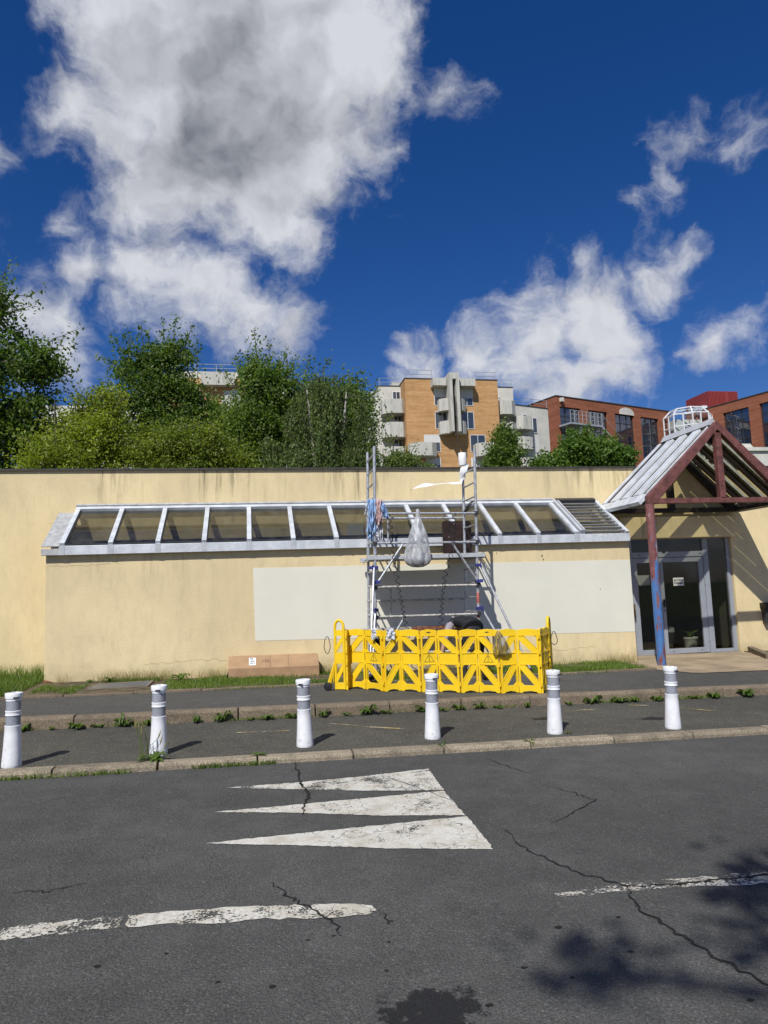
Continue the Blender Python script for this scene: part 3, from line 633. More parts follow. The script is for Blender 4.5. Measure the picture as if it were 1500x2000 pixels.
# ---- lean-to glazed roof
EY0, EZ0, EY1, EZ1 = 13.29, 2.635, 14.47, 3.385
sl = Vector((0, EY1-EY0, EZ1-EZ0)); sn = sl.normalized(); nn = Vector((0, -sn.z, sn.y))
GR = MB()
GR.box(-3.30, 7.58, 13.262, 13.33, 2.468, 2.632)
GR = GR.build('glass_roof', 'alu_light', BLD, bevel=0.006)
def on_roof(x, f, up=0.0): return Vector((x, EY0, EZ0)) + sl*f + nn*up
def roof_quad(mb, x0, x1, f0, f1, u0, u1):
    p = [on_roof(x0, f0, u0), on_roof(x1, f0, u0), on_roof(x1, f1, u0), on_roof(x0, f1, u0), on_roof(x0, f0, u1), on_roof(x1, f0, u1), on_roof(x1, f1, u1), on_roof(x0, f1, u1)]
    mb.add(p, [(0,3,2,1),(4,5,6,7),(0,1,5,4),(1,2,6,5),(2,3,7,6),(3,0,4,7)])
def rp(name, material, *a, bevel=0.0, parent=None):
    mb = MB(); roof_quad(mb, *a); return mb.build(name, material, GR if parent is None else parent, bevel=bevel)
RX = [-3.265 + 0.808*k for k in range(13)]
for x in RX: rp('rafter', 'alu_light', x-0.042, x+0.042, 0.0, 0.985, -0.05, 0.055, bevel=0.004)
for a, b in zip(RX[:-1], RX[1:]):
    rp('pane', 'glass_roof', a+0.043, b-0.043, 0.004, 0.984, -0.004, 0.004)
    rp('glazing_bead', 'dark', a+0.044, a+0.062, 0.004, 0.984, 0.006, 0.022)
    rp('bottom_bead', 'dark', a+0.064, b-0.044, 0.004, 0.018, 0.006, 0.020)
rp('ridge_rail', 'alu_light', -3.31, 6.55, 0.987, 1.055, -0.06, 0.062, bevel=0.006)
for k in range(6): rp('ridge_flashing', 'alu_dirty', -3.32+k*1.645, -3.325+(k+1)*1.645, 1.058, 1.11, -0.06, 0.085, bevel=0.004)
for x in [-3.265+0.808*k for k in range(13)]:
    mb = MB(); mb.box(x-0.05, x+0.05, 13.2575, 13.2615, 2.47, 2.63); mb.build('fascia_joint', 'alu', GR)
# solid metal cheek at the left end
rp('end_sheet', 'alu_dirty', -3.60, -3.309, -0.03, 0.93, 0.004, 0.016)
mb = MB(); mb.box(-3.605, -3.302, 13.26, 13.335, 2.47, 2.585); mb.build('end_cap', 'alu_dirty', GR, bevel=0.006)
# louvre bay at the right end
rp('louvre_side', 'alu', 6.50, 6.56, 0.0, 1.06, -0.05, 0.09, bevel=0.004); rp('louvre_side', 'alu', 6.575, 6.61, 0.0, 1.06, -0.05, 0.10, bevel=0.004); rp('louvre_side', 'alu_light', 7.48, 7.56, -0.02, 1.06, -0.05, 0.06, bevel=0.004)
rp('louvre_head', 'dark', 6.56, 7.48, 1.0, 1.07, -0.05, 0.10)
NL = 10
for k in range(NL):
    f = 0.04 + 0.93*k/(NL-1); tlt = 0.075 if k > 1 else 0.10
    mb = MB(); a = on_roof(6.62, f, -0.005); b = on_roof(7.475, f, -0.005); up2 = (nn*0.80 - sn*0.6).normalized()
    hh = up2*tlt; th = sn*0.010
    mb.add([a, b, b+th, a+th, a+hh, b+hh, b+hh+th, a+hh+th], [(0,3,2,1),(4,5,6,7),(0,1,5,4),(1,2,6,5),(2,3,7,6),(3,0,4,7)]); mb.build('louvre_slat', 'alu', GR)
    rp('louvre_pane', 'glass_roof', 6.63, 7.47, f+0.005, min(1.0, f+0.085), -0.012, -0.008)
# inside the lean-to
mb = MB(); mb.box(-3.34, 6.45, YE+0.21, YE+0.33, 2.54, 2.735); mb.build('inner_dark_ledge', 'dark', BLD)  # dark ledge added so the panes show a dark band along their bottom
mb = MB(); mb.box(-3.35, 7.40, YE+0.2, YM-0.01, 0.10, 0.16); mb.build('extension_floor', 'room_floor', BLD)
mb = MB(); mb.box(4.5, 7.38, YE+0.22, YE+0.52, 1.9, 2.66); o = mb.build('navy_block', 'navy', bevel=0.02); tag(o, 'plain navy blue block inside the extension under the last panes', 'box')  # plain block added to put dark blue low behind the last panes
mb = MB(); mb.box(1.95, 2.30, YM-0.05, YM-0.015, 2.35, 3.05); o = mb.build('notice_board', 'shutter', bevel=0.004); tag(o, 'pale board on the inner wall behind the seventh glass pane', 'board')

# ================================================================== entrance door set
YD = 14.65
ENT = thing('entrance_door', 'grey aluminium double glass door with transom and side light under the canopy', 'door', (9.4, YD, 0.0))
def frame(name, x0, x1, z0, z1, y0=YD-0.04, y1=YD+0.04, parent=ENT, material='door_frame'):
    mb = MB(); mb.box(x0, x1, y0, y1, z0, z1); return mb.build(name, material, parent, bevel=0.004)
frame('frame_jamb', 8.06, 8.36, 0.0, 2.615); frame('frame_mullion', 10.12, 10.25, 0.0, 2.615); frame('frame_jamb', 10.72, 10.815, 0.0, 2.615)
frame('transom_bar', 8.362, 10.118, 2.165, 2.285, YD-0.045, YD+0.038); frame('frame_head', 8.362, 10.118, 2.57, 2.614); frame('frame_head', 10.252, 10.718, 2.57, 2.614)
frame('side_light_sill', 10.252, 10.718, 0.0, 0.07); frame('threshold', 8.06, 10.82, -0.06, -0.004, YD-0.16, YD+0.06, material='kerb')
def pane(x0, x1, z0, z1, name='pane', parent=ENT):
    mb = MB(); mb.box(x0, x1, YD-0.004, YD+0.004, z0, z1); return mb.build(name, 'glass_door', parent)
pane(8.363, 10.117, 2.287, 2.568, 'transom_pane'); pane(10.253, 10.717, 0.072, 2.568, 'side_light_pane')
def leaf(x0, x1, sw0, sw1):
    mb = MB(); z0, z1, t = 0.012, 2.155, 0.028
    mb.box(x0, x0+sw0, YD-t, YD+t, z0, z1); mb.box(x1-sw1, x1, YD-t, YD+t, z0, z1); mb.box(x0+sw0, x1-sw1, YD-t+0.001, YD+t-0.001, z0, 0.125); mb.box(x0+sw0, x1-sw1, YD-t+0.001, YD+t-0.001, 2.05, z1)
    d = mb.build('door_leaf', 'door_frame', ENT, bevel=0.003)
    pane(x0+sw0+0.001, x1-sw1-0.001, 0.126, 2.049, 'pane', d); return d
leaf(8.366, 9.022, 0.10, 0.05); D2 = leaf(9.028, 10.112, 0.075, 0.125)
mb = MB(); mb.box(9.045, 9.085, YD-0.042, YD-0.028, 1.05, 1.22); mb.tube([(9.065, YD-0.035, 1.17), (9.065, YD-0.085, 1.17), (9.18, YD-0.085, 1.165)], 0.011, 8); mb.build('handle', 'black', D2)
for z in (1.52, 1.62, 0.25):
    mb = MB(); mb.tube([(10.116, YD-0.045, z), (10.116, YD-0.045, z+0.10)], 0.012, 8); mb.build('hinge', 'door_frame', D2)
mb = MB(); mb.box(9.055, 9.075, YD-0.032, YD-0.027, 0.96, 1.0); mb.build('lock', 'black', D2)
for x in (8.50, 10.02): 
    mb = MB(); mb.box(x, x+0.06, YD-0.049, YD-0.045, 2.225, 2.24); mb.build('drain_slot', 'black', ENT)
mb = MB(); mb.box(9.10, 9.18, YD-0.06, YD-0.046, 2.265, 2.285); mb.build('catch', 'black', ENT)
for x in (9.2, 9.9):
    mb = MB(); mb.box(x, x+0.03, YD-0.0305, YD-0.0285, 0.06, 0.075); mb.build('screw_cap', 'black', D2)
# lobby behind the glass
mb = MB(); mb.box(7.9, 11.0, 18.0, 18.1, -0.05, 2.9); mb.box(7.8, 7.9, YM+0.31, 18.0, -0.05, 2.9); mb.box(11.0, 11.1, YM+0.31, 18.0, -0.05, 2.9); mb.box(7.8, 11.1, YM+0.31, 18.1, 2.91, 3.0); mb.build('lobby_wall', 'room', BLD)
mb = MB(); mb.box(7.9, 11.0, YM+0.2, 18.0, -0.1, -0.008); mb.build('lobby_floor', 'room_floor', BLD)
P = thing('planter', 'pale round plant pot inside the entrance behind the glass door', 'pot', (10.05, 15.25, -0.008))
mb = MB(); mb.lathe([(0.10, 0), (0.13, 0.02), (0.165, 0.28), (0.175, 0.29), (0.175, 0.32), (0.15, 0.32), (0.14, 0.27)], 20, (10.05, 15.25, -0.008)); mb.build('pot', 'pot', P, smooth=True)
mb = MB()
for k in range(12):
    a = k*0.9; mb.tube([(10.05, 15.25, 0.26), (10.05+0.08*math.cos(a), 15.25+0.08*math.sin(a), 0.42), (10.05+0.22*math.cos(a), 15.25+0.22*math.sin(a), 0.46)], [0.012, 0.02, 0.003], 5)
mb.build('foliage', 'weed', P)
P = thing('waste_bin', 'dark round bin with a silver lid standing in the lobby', 'bin', (9.78, 15.7, -0.008))
mb = MB(); mb.lathe([(0.13, 0), (0.14, 0.01), (0.14, 0.42)], 20, (9.78, 15.7, -0.008)); mb.build('body', 'dark', P, smooth=True)
mb = MB(); mb.lathe([(0.146, 0.421), (0.146, 0.50), (0.10, 0.56), (0.06, 0.565)], 20, (9.78, 15.7, -0.008)); mb.build('lid', 'alu', P, smooth=True)
def text_mesh(body, size, mat_, name, parent, loc, rot, ext=0.0008, bold=0.0, align='CENTER'):
    cu = bpy.data.curves.new(name, 'FONT'); cu.body = body; cu.size = size; cu.align_x = align; cu.align_y = 'CENTER'; cu.extrude = ext; cu.offset = bold; cu.space_line = 0.95
    ob = bpy.data.objects.new(name, cu); COL.objects.link(ob)
    dg = bpy.context.evaluated_depsgraph_get(); me = bpy.data.meshes.new_from_object(ob.evaluated_get(dg)); bpy.data.objects.remove(ob, do_unlink=True)
    me.materials.clear(); me.materials.append(M[mat_]); o = bpy.data.objects.new(name, me); COL.objects.link(o)
    o.rotation_euler = rot; o.location = Vector(loc) - (wloc(parent) if parent else Vector((0,0,0))); o.parent = parent; return o
S = thing('paper_sign', 'white paper reading ENTRÉE FEMMES taped on the right door leaf', 'sign', (9.475, YD-0.008, 1.605))
mb = MB(); mb.box(9.345, 9.605, YD-0.010, YD-0.0055, 1.515, 1.695); mb.build('sheet', 'paper', S)
text_mesh('ENTRÉE\nFEMMES', 0.066, 'ink', 'lettering', S, (9.475, YD-0.0115, 1.603), (R(90), 0, 0), bold=0.0012)
mb = MB(); mb.box(8.47, 8.77, YD+0.006, YD+0.010, 1.55, 1.775); o = mb.build('notice_sheet', 'shutter'); tag(o, 'blank pale notice behind the left door leaf glass', 'notice')
mb = MB(); mb.box(8.235, 8.33, YD-0.085, YD-0.042, 0.84, 1.15); o = mb.build('letter_plate', 'brass', bevel=0.006); tag(o, 'small brown metal plate on the left door jamb', 'plate')
W = thing('wall_lamp', 'black box fitting on the yellow wall at the edge beside the entrance', 'fitting', (11.5, YM, 0.9))
mb = MB(); mb.box(11.40, 11.75, YM-0.22, YM-0.002, 0.93, 1.06); mb.build('hood', 'black', W, bevel=0.015)
mb = MB(); mb.box(11.44, 11.72, YM-0.14, YM-0.003, 0.60, 0.928); mb.build('housing', 'dark', W, bevel=0.01)

# ================================================================== entrance canopy
CX0, CXA, CX1, CY0, CY1, CZ0, CZA = 7.64, 9.29, 10.94, 12.65, 14.50, 3.20, 4.70
CAN = thing('entrance_canopy', 'gabled glass entrance canopy with maroon steel truss and one post', 'canopy', (7.66, 12.66, slope(7.66)+H_UP))
def truss(y, material):
    for nm, p, q, w, h in (('bottom_chord', (CX0+0.02, y, CZ0), (CX1-0.02, y, CZ0), 0.11, 0.10), ('king_post', (CXA, y-0.004, CZ0+0.051), (CXA, y-0.004, CZA-0.13), 0.13, 0.12)):
        mb = MB(); mb.bar(p, q, w, h, (0,1,0) if nm == 'king_post' else (0,0,1)); mb.build(nm, material, CAN, bevel=0.006)
    for sx, nm in ((-1, 'truss_rafter'), (1, 'truss_rafter')):
        xe = CX0 if sx < 0 else CX1; mb = MB()
        d = Vector((CXA-xe, 0, CZA-CZ0)).normalized()
        poly = [(xe, CZ0-0.05), (xe+(-sx)*0.16, CZ0-0.05), (CXA, CZA-0.06), (CXA, CZA+0.115), (xe, CZ0+0.10)]
        mb.prism(poly, y-0.062 if sx < 0 else y-0.060, y+0.062 if sx < 0 else y+0.060, 'y'); mb.build(nm, material, CAN, bevel=0.004)
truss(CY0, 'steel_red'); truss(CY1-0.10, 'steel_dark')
mb = MB(); mb.tube([(7.70, 12.66, slope(7.7)+H_UP-0.05), (7.70, 12.66, CZ0-0.051)], 0.083, 20); mb.build('post', 'post', CAN, smooth=True)
mb = MB(); mb.box(7.66, 7.74, 12.62, 12.70, CZ0-0.12, CZ0-0.0505); mb.build('post_head', 'steel_red', CAN)
for sx in (-1, 1):
    xe = CX0 if sx < 0 else CX1
    A = Vector((xe, 0, CZ0+0.035)); B = Vector((CXA, 0, CZA+0.035)); dv = (B-A); dn = dv.normalized(); nrm = Vector((-dn.z, 0, dn.x)) if sx < 0 else Vector((dn.z, 0, -dn.x))
    if nrm.z < 0: nrm = -nrm
    def q(f, y, u): p = A + dv*f + nrm*u; return Vector((p.x, y, p.z))
    def slab(name, material, y0, y1, f0, f1, u0, u1, bevel=0.0):
        mb = MB(); mb.add([q(f0,y0,u0), q(f1,y0,u0), q(f1,y1,u0), q(f0,y1,u0), q(f0,y0,u1), q(f1,y0,u1), q(f1,y1,u1), q(f0,y1,u1)], [(0,3,2,1),(4,5,6,7),(0,1,5,4),(1,2,6,5),(2,3,7,6),(3,0,4,7)])
        return mb.build(name, material, CAN, bevel=bevel)
    ys = [CY0-0.04 + (CY1-CY0+0.06)*k/4 for k in range(5)]
    for k, y in enumerate(ys):
        slab('glazing_bar', 'alu_light', (y-0.12) if k else y+0.105, (y+0.12) if k < 4 else y-0.002, 0.055, 0.955, 0.026, 0.085, 0.006)
        if 0 < k < 4: slab('inner_bar', 'steel_dark', y-0.03, y+0.03, 0.03, 0.98, -0.09, 0.004)
    for k in range(4): slab('roof_pane', 'glass_canopy', ys[k]+0.003+(0.10 if k == 0 else 0), ys[k+1]-0.003, 0.02, 0.985, 0.014, 0.022)
    slab('eave_rail', 'alu_light' if sx < 0 else 'alu_dirty', CY0+0.065, CY1-0.02, -0.06, 0.05, -0.01, 0.075, 0.005)
mb = MB(); mb.prism([(CXA-0.10, CZA+0.06), (CXA, CZA+0.20), (CXA+0.10, CZA+0.06), (CXA, CZA+0.04)], CY0+0.065, CY1-0.02, 'y'); mb.build('ridge_cap', 'alu', CAN)
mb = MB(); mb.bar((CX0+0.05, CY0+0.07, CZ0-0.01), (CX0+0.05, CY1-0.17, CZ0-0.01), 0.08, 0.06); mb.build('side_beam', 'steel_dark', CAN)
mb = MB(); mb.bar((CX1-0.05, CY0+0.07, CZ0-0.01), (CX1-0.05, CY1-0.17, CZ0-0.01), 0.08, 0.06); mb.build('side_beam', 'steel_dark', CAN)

# ================================================================== bollards
def make_bollard():
    b = thing('bollard', '', 'bollard', (0,0,0), 'white bollards along the kerb')
    mb = MB(); mb.lathe([(0.080,-0.02),(0.089,0.0),(0.090,0.02),(0.085,0.10),(0.079,0.20),(0.0745,0.30),(0.072,0.372),(0.074,0.378),(0.074,0.386),(0.066,0.388)], 32); mb.build('body', 'bollard', b, smooth=True, local=True)
    for z in (0.388, 0.528):
        mb = MB(); mb.lathe([(0.0665,z),(0.0665,z+0.092)], 32); mb.build('reflective_band', 'reflect', b, smooth=True, local=True)
    mb = MB(); mb.lathe([(0.068,0.480),(0.073,0.482),(0.073,0.490),(0.0695,0.493),(0.0695,0.514),(0.073,0.517),(0.073,0.526),(0.068,0.528)], 32); mb.build('ring', 'bollard', b, smooth=True, local=True)
    mb = MB(); mb.lathe([(0.070,0.620),(0.0705,0.642),(0.077,0.645),(0.081,0.686),(0.078,0.694),(0.050,0.697),(0.046,0.690),(0.0,0.690)], 32); cap = mb.build('cap', 'bollard', b, smooth=True, local=True)
    mb = MB(); mb.box(0.010, 0.060, -0.0795, -0.060, 0.646, 0.660); mb.build('grip_slot', 'dark', cap, local=True)
    mb = MB(); mb.lathe([(0.018,0.6905),(0.016,0.6975),(0.0,0.698)], 12); mb.build('cap_plug', 'alu', cap, local=True)
    return b
PB = make_bollard()
blab = ['white bollard with grey bands cut by the left edge of the picture', 'white bollard with tall wild grass growing against its foot', 'white bollard standing before the cardboard box and the barrier gap', 'white bollard before the middle of the yellow barrier', 'white bollard before the right end of the yellow barrier', 'white bollard before the blue peeling canopy post']
for k, (x, y, rz, tl) in enumerate([(-2.31,7.64,0.1,0.012),(-0.965,7.80,-0.5,0.004),(0.53,7.82,-0.9,0.002),(1.94,7.86,-0.2,0.012),(3.34,7.77,0.15,0.016),(4.75,7.68,-0.1,0.018)]):
    b = PB if k == 0 else copy_tree(PB)
    b.location = (x, y, slope(x)+H_LOW-0.004); b.rotation_euler = (random.uniform(-0.014, 0.014), tl+random.uniform(0.0, 0.016), rz); b['label'] = blab[k]

# ================================================================== folding barrier
def gz_up(x): return slope(x)+H_UP
BAR = thing('folding_barrier', 'yellow plastic folding safety barrier standing zigzag on the pavement', 'barrier', (2.9, 10.4, gz_up(2.9)))
hinges = [(1.47,11.25),(1.715,11.05),(1.925,10.70),(2.205,10.72),(2.445,10.46),(2.71,10.44),(2.975,10.22),(3.255,10.21),(3.505,9.985),(3.79,10.0),(4.055,9.80)]
HB = 0.915
def panel(p, q, sgn, mark=None, slot=False):
    p, q = Vector((*p, 0)), Vector((*q, 0)); d = q-p; w = d.length; d.normalize(); n = Vector((d.y, -d.x, 0)); z0 = gz_up((p.x+q.x)/2)+0.002
    if n.y > 0: n = -n
    def W(u, z, t): return p + d*u + n*t + Vector((0,0,z0+z))
    mb = MB()
    def plate(poly, t0, t1):
        k = len(poly); vs = [W(u, z, t0) for u, z in poly] + [W(u, z, t1) for u, z in poly]
        mb.add(vs, [tuple(range(k)), tuple(range(2*k-1, k-1, -1))] + [(i, k+i, k+(i+1)%k, (i+1)%k) for i in range(k)])
    g = 0.0085; a, b = g, w-g; st = 0.028
    # top rail with a shallow arch, bottom rail with an arched cut-out, solid band in the middle
    plate([(a,0.82),(b,0.82),(b,0.893),(b-0.02,0.900),(w*0.5,0.915),(a+0.02,0.900),(a,0.893)], -0.018, 0.018)
    plate([(a,0.0),(a+0.04,0.0),(a+0.065,0.018),(w*0.5,0.030),(b-0.065,0.018),(b-0.04,0.0),(b,0.0),(b,0.105),(a,0.105)], -0.018, 0.018)
    plate([(a+st,0.405),(b-st,0.405),(b-st,0.562),(a+st,0.562)], -0.010, 0.010)
    plate([(a+0.002,0.1055),(a+st,0.1055),(a+st,0.8195),(a+0.002,0.8195)], -0.0185, 0.0185); plate([(b-st,0.1055),(b-0.002,0.1055),(b-0.002,0.8195),(b-st,0.8195)], -0.0185, 0.0185)
    for zl, zh in ((0.105, 0.405), (0.562, 0.82)):
        u0, u1 = a+st-0.002, b-st+0.002
        f = (lambda u: u) if sgn > 0 else (lambda u: w-u)
        L = 0.066
        plate([(f(u0), zl+0.001), (f(u0+L), zl+0.001), (f(u1), zh-L), (f(u1), zh-0.001), (f(u1-L), zh-0.001), (f(u0), zl+L)], -0.013, 0.013)
        plate([(f(u0+0.001), zl+L+0.002), (f(u0+0.018), zl+L+0.012), (f(u1-L-0.012), zh-0.018), (f(u1-L-0.002), zh-0.002)][::1], 0.0132, 0.019)
        g1 = 0.045
        plate([(f(u0), zh-g1), (f(u0+g1), zh-0.001), (f(u0), zh-0.001)], -0.012, 0.012); plate([(f(u1), zl+g1), (f(u1-g1), zl+0.001), (f(u1), zl+0.001)], -0.012, 0.012)
    plate([(a+st,0.398),(b-st,0.398),(b-st,0.4045),(a+st,0.4045)], -0.014, 0.0195); plate([(a+st,0.5625),(b-st,0.5625),(b-st,0.569),(a+st,0.569)], -0.014, 0.0195)
    plate([(a+st,0.812),(b-st,0.812),(b-st,0.8195),(a+st,0.8195)], -0.014, 0.022)
    o = mb.build('panel', 'yellow', BAR, bevel=0.003)
    if mark:
        mb2 = MB(); c = w/2; s = 0.078
        tri = [(c-s, 0.432), (c+s, 0.432), (c, 0.432+s*1.62)]
        cen = (c, 0.432+s*0.60)
        inn = [(cen[0]+(u-cen[0])*0.86, cen[1]+(z-cen[1])*0.86) for u, z in tri]
        vs = [W(u, z, 0.0112) for u, z in tri] + [W(u, z, 0.0112) for u, z in inn]
        mb2.add(vs, [(0,1,4,3), (1,2,5,4), (2,0,3,5)])
        for u0_, u1_, z0_, z1_ in ((c-0.0095, c+0.0095, 0.470, 0.522),):
            mb2.add([W(c-0.006, 0.468, 0.0112), W(c+0.006, 0.468, 0.0112), W(c+0.012, 0.520, 0.0112), W(c-0.012, 0.520, 0.0112)], [(0,1,2,3)])
            mb2.add([W(c-0.003, 0.474, 0.0118), W(c+0.003, 0.474, 0.0118), W(c+0.006, 0.514, 0.0118), W(c-0.006, 0.514, 0.0118)], [(0,1,2,3)], 1)
        mb2.add([W(c+0.0095*math.cos(6.283*i/10), 0.452+0.0095*math.sin(6.283*i/10), 0.0112) for i in range(10)], [tuple(range(10))])
        mb2.add([W(c+0.005*math.cos(6.283*i/10), 0.452+0.005*math.sin(6.283*i/10), 0.0118) for i in range(10)], [tuple(range(10))], 1)
        k = mb2.build('warning_triangle', ['ink', 'yellow'], o); k.modifiers.clear()
    if slot:
        mb2 = MB(); mb2.add([W(w/2+0.035*math.cos(6.283*i/14), 0.868+0.009*math.sin(6.283*i/14), 0.0188) for i in range(14)], [tuple(range(14))]); mb2.build('badge', 'ink', o)
    for z in (0.12, 0.40, 0.58, 0.80):
        m3 = MB(); h = W(w, z, 0.010); m3.tube([h-Vector((0,0,0.028)), h+Vector((0,0,0.028))], 0.013, 8); m3.build('hinge', 'yellow', o)
    return o
for k in range(10): panel(hinges[k], hinges[k+1], 1 if k % 2 == 0 else -1, mark=(k in (1, 4, 7)), slot=(k in (4, 7)))
ret = [(4.055,9.80),(4.21,10.05),(4.40,10.28)]
for k in range(2): panel(ret[k], ret[k+1], 1 if k % 2 == 0 else -1)
panel((1.47,11.25), (1.405,11.02), 1)
def end_unit(p, q, name, lab):
    p, q = Vector((*p, 0)), Vector((*q, 0)); d = (q-p); w = d.length; d.normalize(); z0 = gz_up(p.x)
    def W(u, z): return p + d*u + Vector((0,0,z0+z))
    n = Vector((-d.y, d.x, 0)); mb = MB(); r = 0.022
    mb.tube([W(r, 0.01), W(r, 0.95)] + [W(w/2-(w/2-r)*math.cos(a), 0.95+0.105*math.sin(a)) for a in [math.pi*i/10 for i in range(1, 10)]] + [W(w-r, 0.95), W(w-r, 0.01)], [r]*13, 10)
    for z, h in ((0.06, 0.10), (0.48, 0.17), (0.86, 0.09)):
        mb.bar(W(r, z), W(w-r, z), 0.028, h)
    mb.bar(W(r, 0.13), W(w-r, 0.38), 0.022, 0.06); mb.bar(W(r, 0.60), W(w-r, 0.80), 0.022, 0.06)
    o = mb.build(name, 'yellow', BAR, smooth=True); o['label'] = lab; return o, W, n
e1, W1, n1 = end_unit((1.235,11.12), (1.40,11.03), 'end_frame', 'left end frame with arched carrying handle')
e2, W2, n2 = end_unit((4.40,10.28), (4.53,10.50), 'end_frame', 'right end frame with arched carrying handle')
mb = MB(); mb.bar(W1(0.02, 0.42), W1(-0.07, 0.06)-n1*0.10, 0.03, 0.05); mb.bar(W1(0.02, 0.42)+n1*0.02, W1(-0.05, 0.10)+n1*0.10, 0.03, 0.05); mb.build('wheel_leg', 'yellow', BAR, bevel=0.004)
c = W1(-0.075, 0.065)-n1*0.10; mb = MB(); mb.tube([c-n1*0.03, c-n1*0.026, c+n1*0.026, c+n1*0.03], [0.05, 0.062, 0.062, 0.05], 20); mb.build('wheel', 'black', BAR, smooth=True)
def loop(c, r, hgt, nm='cord_loop'):
    mb = MB(); mb.tube([(c[0]+r*math.cos(a)*random.uniform(0.9, 1.1), c[1]+0.02*math.sin(2*a), c[2]+hgt*math.sin(a)) for a in [6.283*i/18 for i in range(19)]], 0.0055, 6); mb.build(nm, 'black', BAR, smooth=True)
loop((1.13, 11.12, gz_up(1.1)+0.68), 0.045, 0.13); loop((4.575, 10.46, gz_up(4.5)+0.73), 0.05, 0.10); loop((4.36, 10.16, gz_up(4.4)+0.38), 0.035, 0.11)

# ================================================================== scaffold tower
YF, YR = 12.33, 13.08; XL, XR = 2.083, 3.955
def T(x, y, z): return (x+0.027*(z-0.15), y, z)
SCF = thing('scaffold_tower', 'aluminium scaffold tower with platform and stabilisers against the grey patch', 'scaffold', (3.0, 12.7, slope(3)+H_UP))
def sp(name, pts, r=0.024, material='tube', n=10, parent=SCF):
    mb = MB(); mb.tube(pts, r, n); return mb.build(name, material, parent, smooth=True)
TOP = {(XL,YF): 4.22, (XL,YR): 4.26, (XR,YF): 4.18, (XR,YR): 4.02}
for (x, y), zt in TOP.items():
    zb = slope(x)+H_UP+0.12
    sp('post', [T(x,y,zb), T(x,y,2.35), T(x,y,zt)], 0.0255)
    sp('post_coupler', [T(x,y,2.28), T(x,y,2.52)], 0.030, 'tube'); 
    f = sp('foot', [T(x,y,slope(x)+H_UP+0.02), T(x,y,zb+0.15)], 0.017, 'tube_worn')
    mb = MB(); q = T(x,y,slope(x)+H_UP+0.02); mb.box(q[0]-0.07, q[0]+0.07, q[1]-0.07, q[1]+0.07, slope(x)+H_UP+0.004, slope(x)+H_UP+0.016); mb.build('base_plate', 'tube_worn', f)
for x in (XL, XR):
    k = 0; z = 0.42
    while z < 4.1:
        if not (x == XR and abs(z-4.06) < 0.08): sp('rung', [T(x,YF+0.02,z), T(x,YR-0.02,z)], 0.0165, 'tube', 8)
        z += 0.262; k += 1
rails = [('guard_rail', YF-0.035, 2.995, 'tube'), ('guard_rail', YF-0.035, 2.47, 'tube'), ('guard_rail', YR+0.035, 2.995, 'tube'), ('horizontal_brace', YF-0.035, 1.70, 'tube_worn'), ('horizontal_brace', YF-0.035, 1.185, 'tube_worn'), ('horizontal_brace', YR+0.035, 1.45, 'tube_worn'), ('horizontal_brace', YF-0.035, 0.55, 'tube_worn')]
for nm, y, z, mt in rails: sp(nm, [T(XL-0.03,y,z+0.012), T(XR+0.03,y,z-0.012)], 0.0215, mt)
for (x, y, z) in [(XL,YF-0.035,2.995),(XR,YF-0.035,2.985),(XL,YF-0.035,2.475),(XR,YF-0.035,2.46),(XL,YF-0.035,1.705),(XR,YF-0.035,1.69),(XL,YF-0.035,1.19),(XR,YF-0.035,1.18)]:
    mb = MB(); q = T(x,y,z); mb.box(q[0]-0.034, q[0]+0.034, q[1]-0.03, q[1]+0.055, q[2]-0.036, q[2]+0.036); mb.build('coupler', 'dark', SCF, bevel=0.008)
def br(p, q, name='diagonal_brace', r=0.020, mt='tube'):
    sp(name, [T(*p), T(*q)], r, mt)
br((2.12,YF-0.075,1.80), (2.57,YF-0.075,2.45)); br((3.93,YF-0.075,1.76), (3.47,YF-0.075,2.45)); br((2.12,YF-0.075,0.45), (2.57,YF-0.075,1.15)); br((3.45,YF-0.075,1.15), (3.93,YF-0.075,0.50), mt='tube_worn')
sp('inner_upright', [T(2.50,YR-0.02,1.18), T(2.50,YR-0.02,1.72)], 0.016, 'tube_worn'); sp('inner_upright', [T(2.46,YR-0.02,2.50), T(2.46,YR-0.02,2.97)], 0.016)
sp('red_sleeve', [T(XR,YF,1.36), T(XR,YF,1.55)], 0.0275, 'red_sleeve'); sp('red_sleeve', [T(XR,YF,1.10), T(XR,YF,1.20)], 0.0275, 'red_sleeve')
# stabiliser legs with blue clamps
for a, b in (((XR+0.06,YF-0.02,2.04),(4.66,11.72,0.17)), ((XR+0.06,YF-0.02,1.27),(4.50,11.95,0.17)), ((XL-0.03,YF-0.06,2.05),(1.86,11.62,0.20)), ((XL-0.01,YF-0.06,1.31),(1.93,11.80,0.20))):
    s_ = sp('stabiliser', [T(*a), (b[0], b[1], b[2]+0.05)], 0.021, 'tube')
    mb = MB(); mb.lathe([(0.035,-0.05),(0.04,-0.02),(0.03,0.03)], 12, (b[0], b[1], b[2]+0.04)); mb.build('rubber_foot', 'black', s_)
    q = Vector(T(XR if a[0] > 3 else XL, YF, a[2])); mb = MB(); mb.box(min(q.x, a[0])-0.035, max(q.x, a[0])+0.045, q.y-0.075, q.y+0.035, q.z-0.022, q.z+0.03); mb.tube([(a[0]+0.02, q.y-0.10, q.z-0.045), (a[0]+0.02, q.y-0.10, q.z+0.05)], 0.012, 8); mb.build('clamp', 'clamp_blue', s_, bevel=0.006)
for x, z in ((XL, 1.80), (XR, 1.76)):
    q = T(x, YF, z); mb = MB(); mb.box(q[0]-0.045, q[0]+0.075, q[1]-0.10, q[1]+0.03, q[2]-0.028, q[2]+0.028); mb.build('clamp', 'clamp_blue', SCF, bevel=0.006)
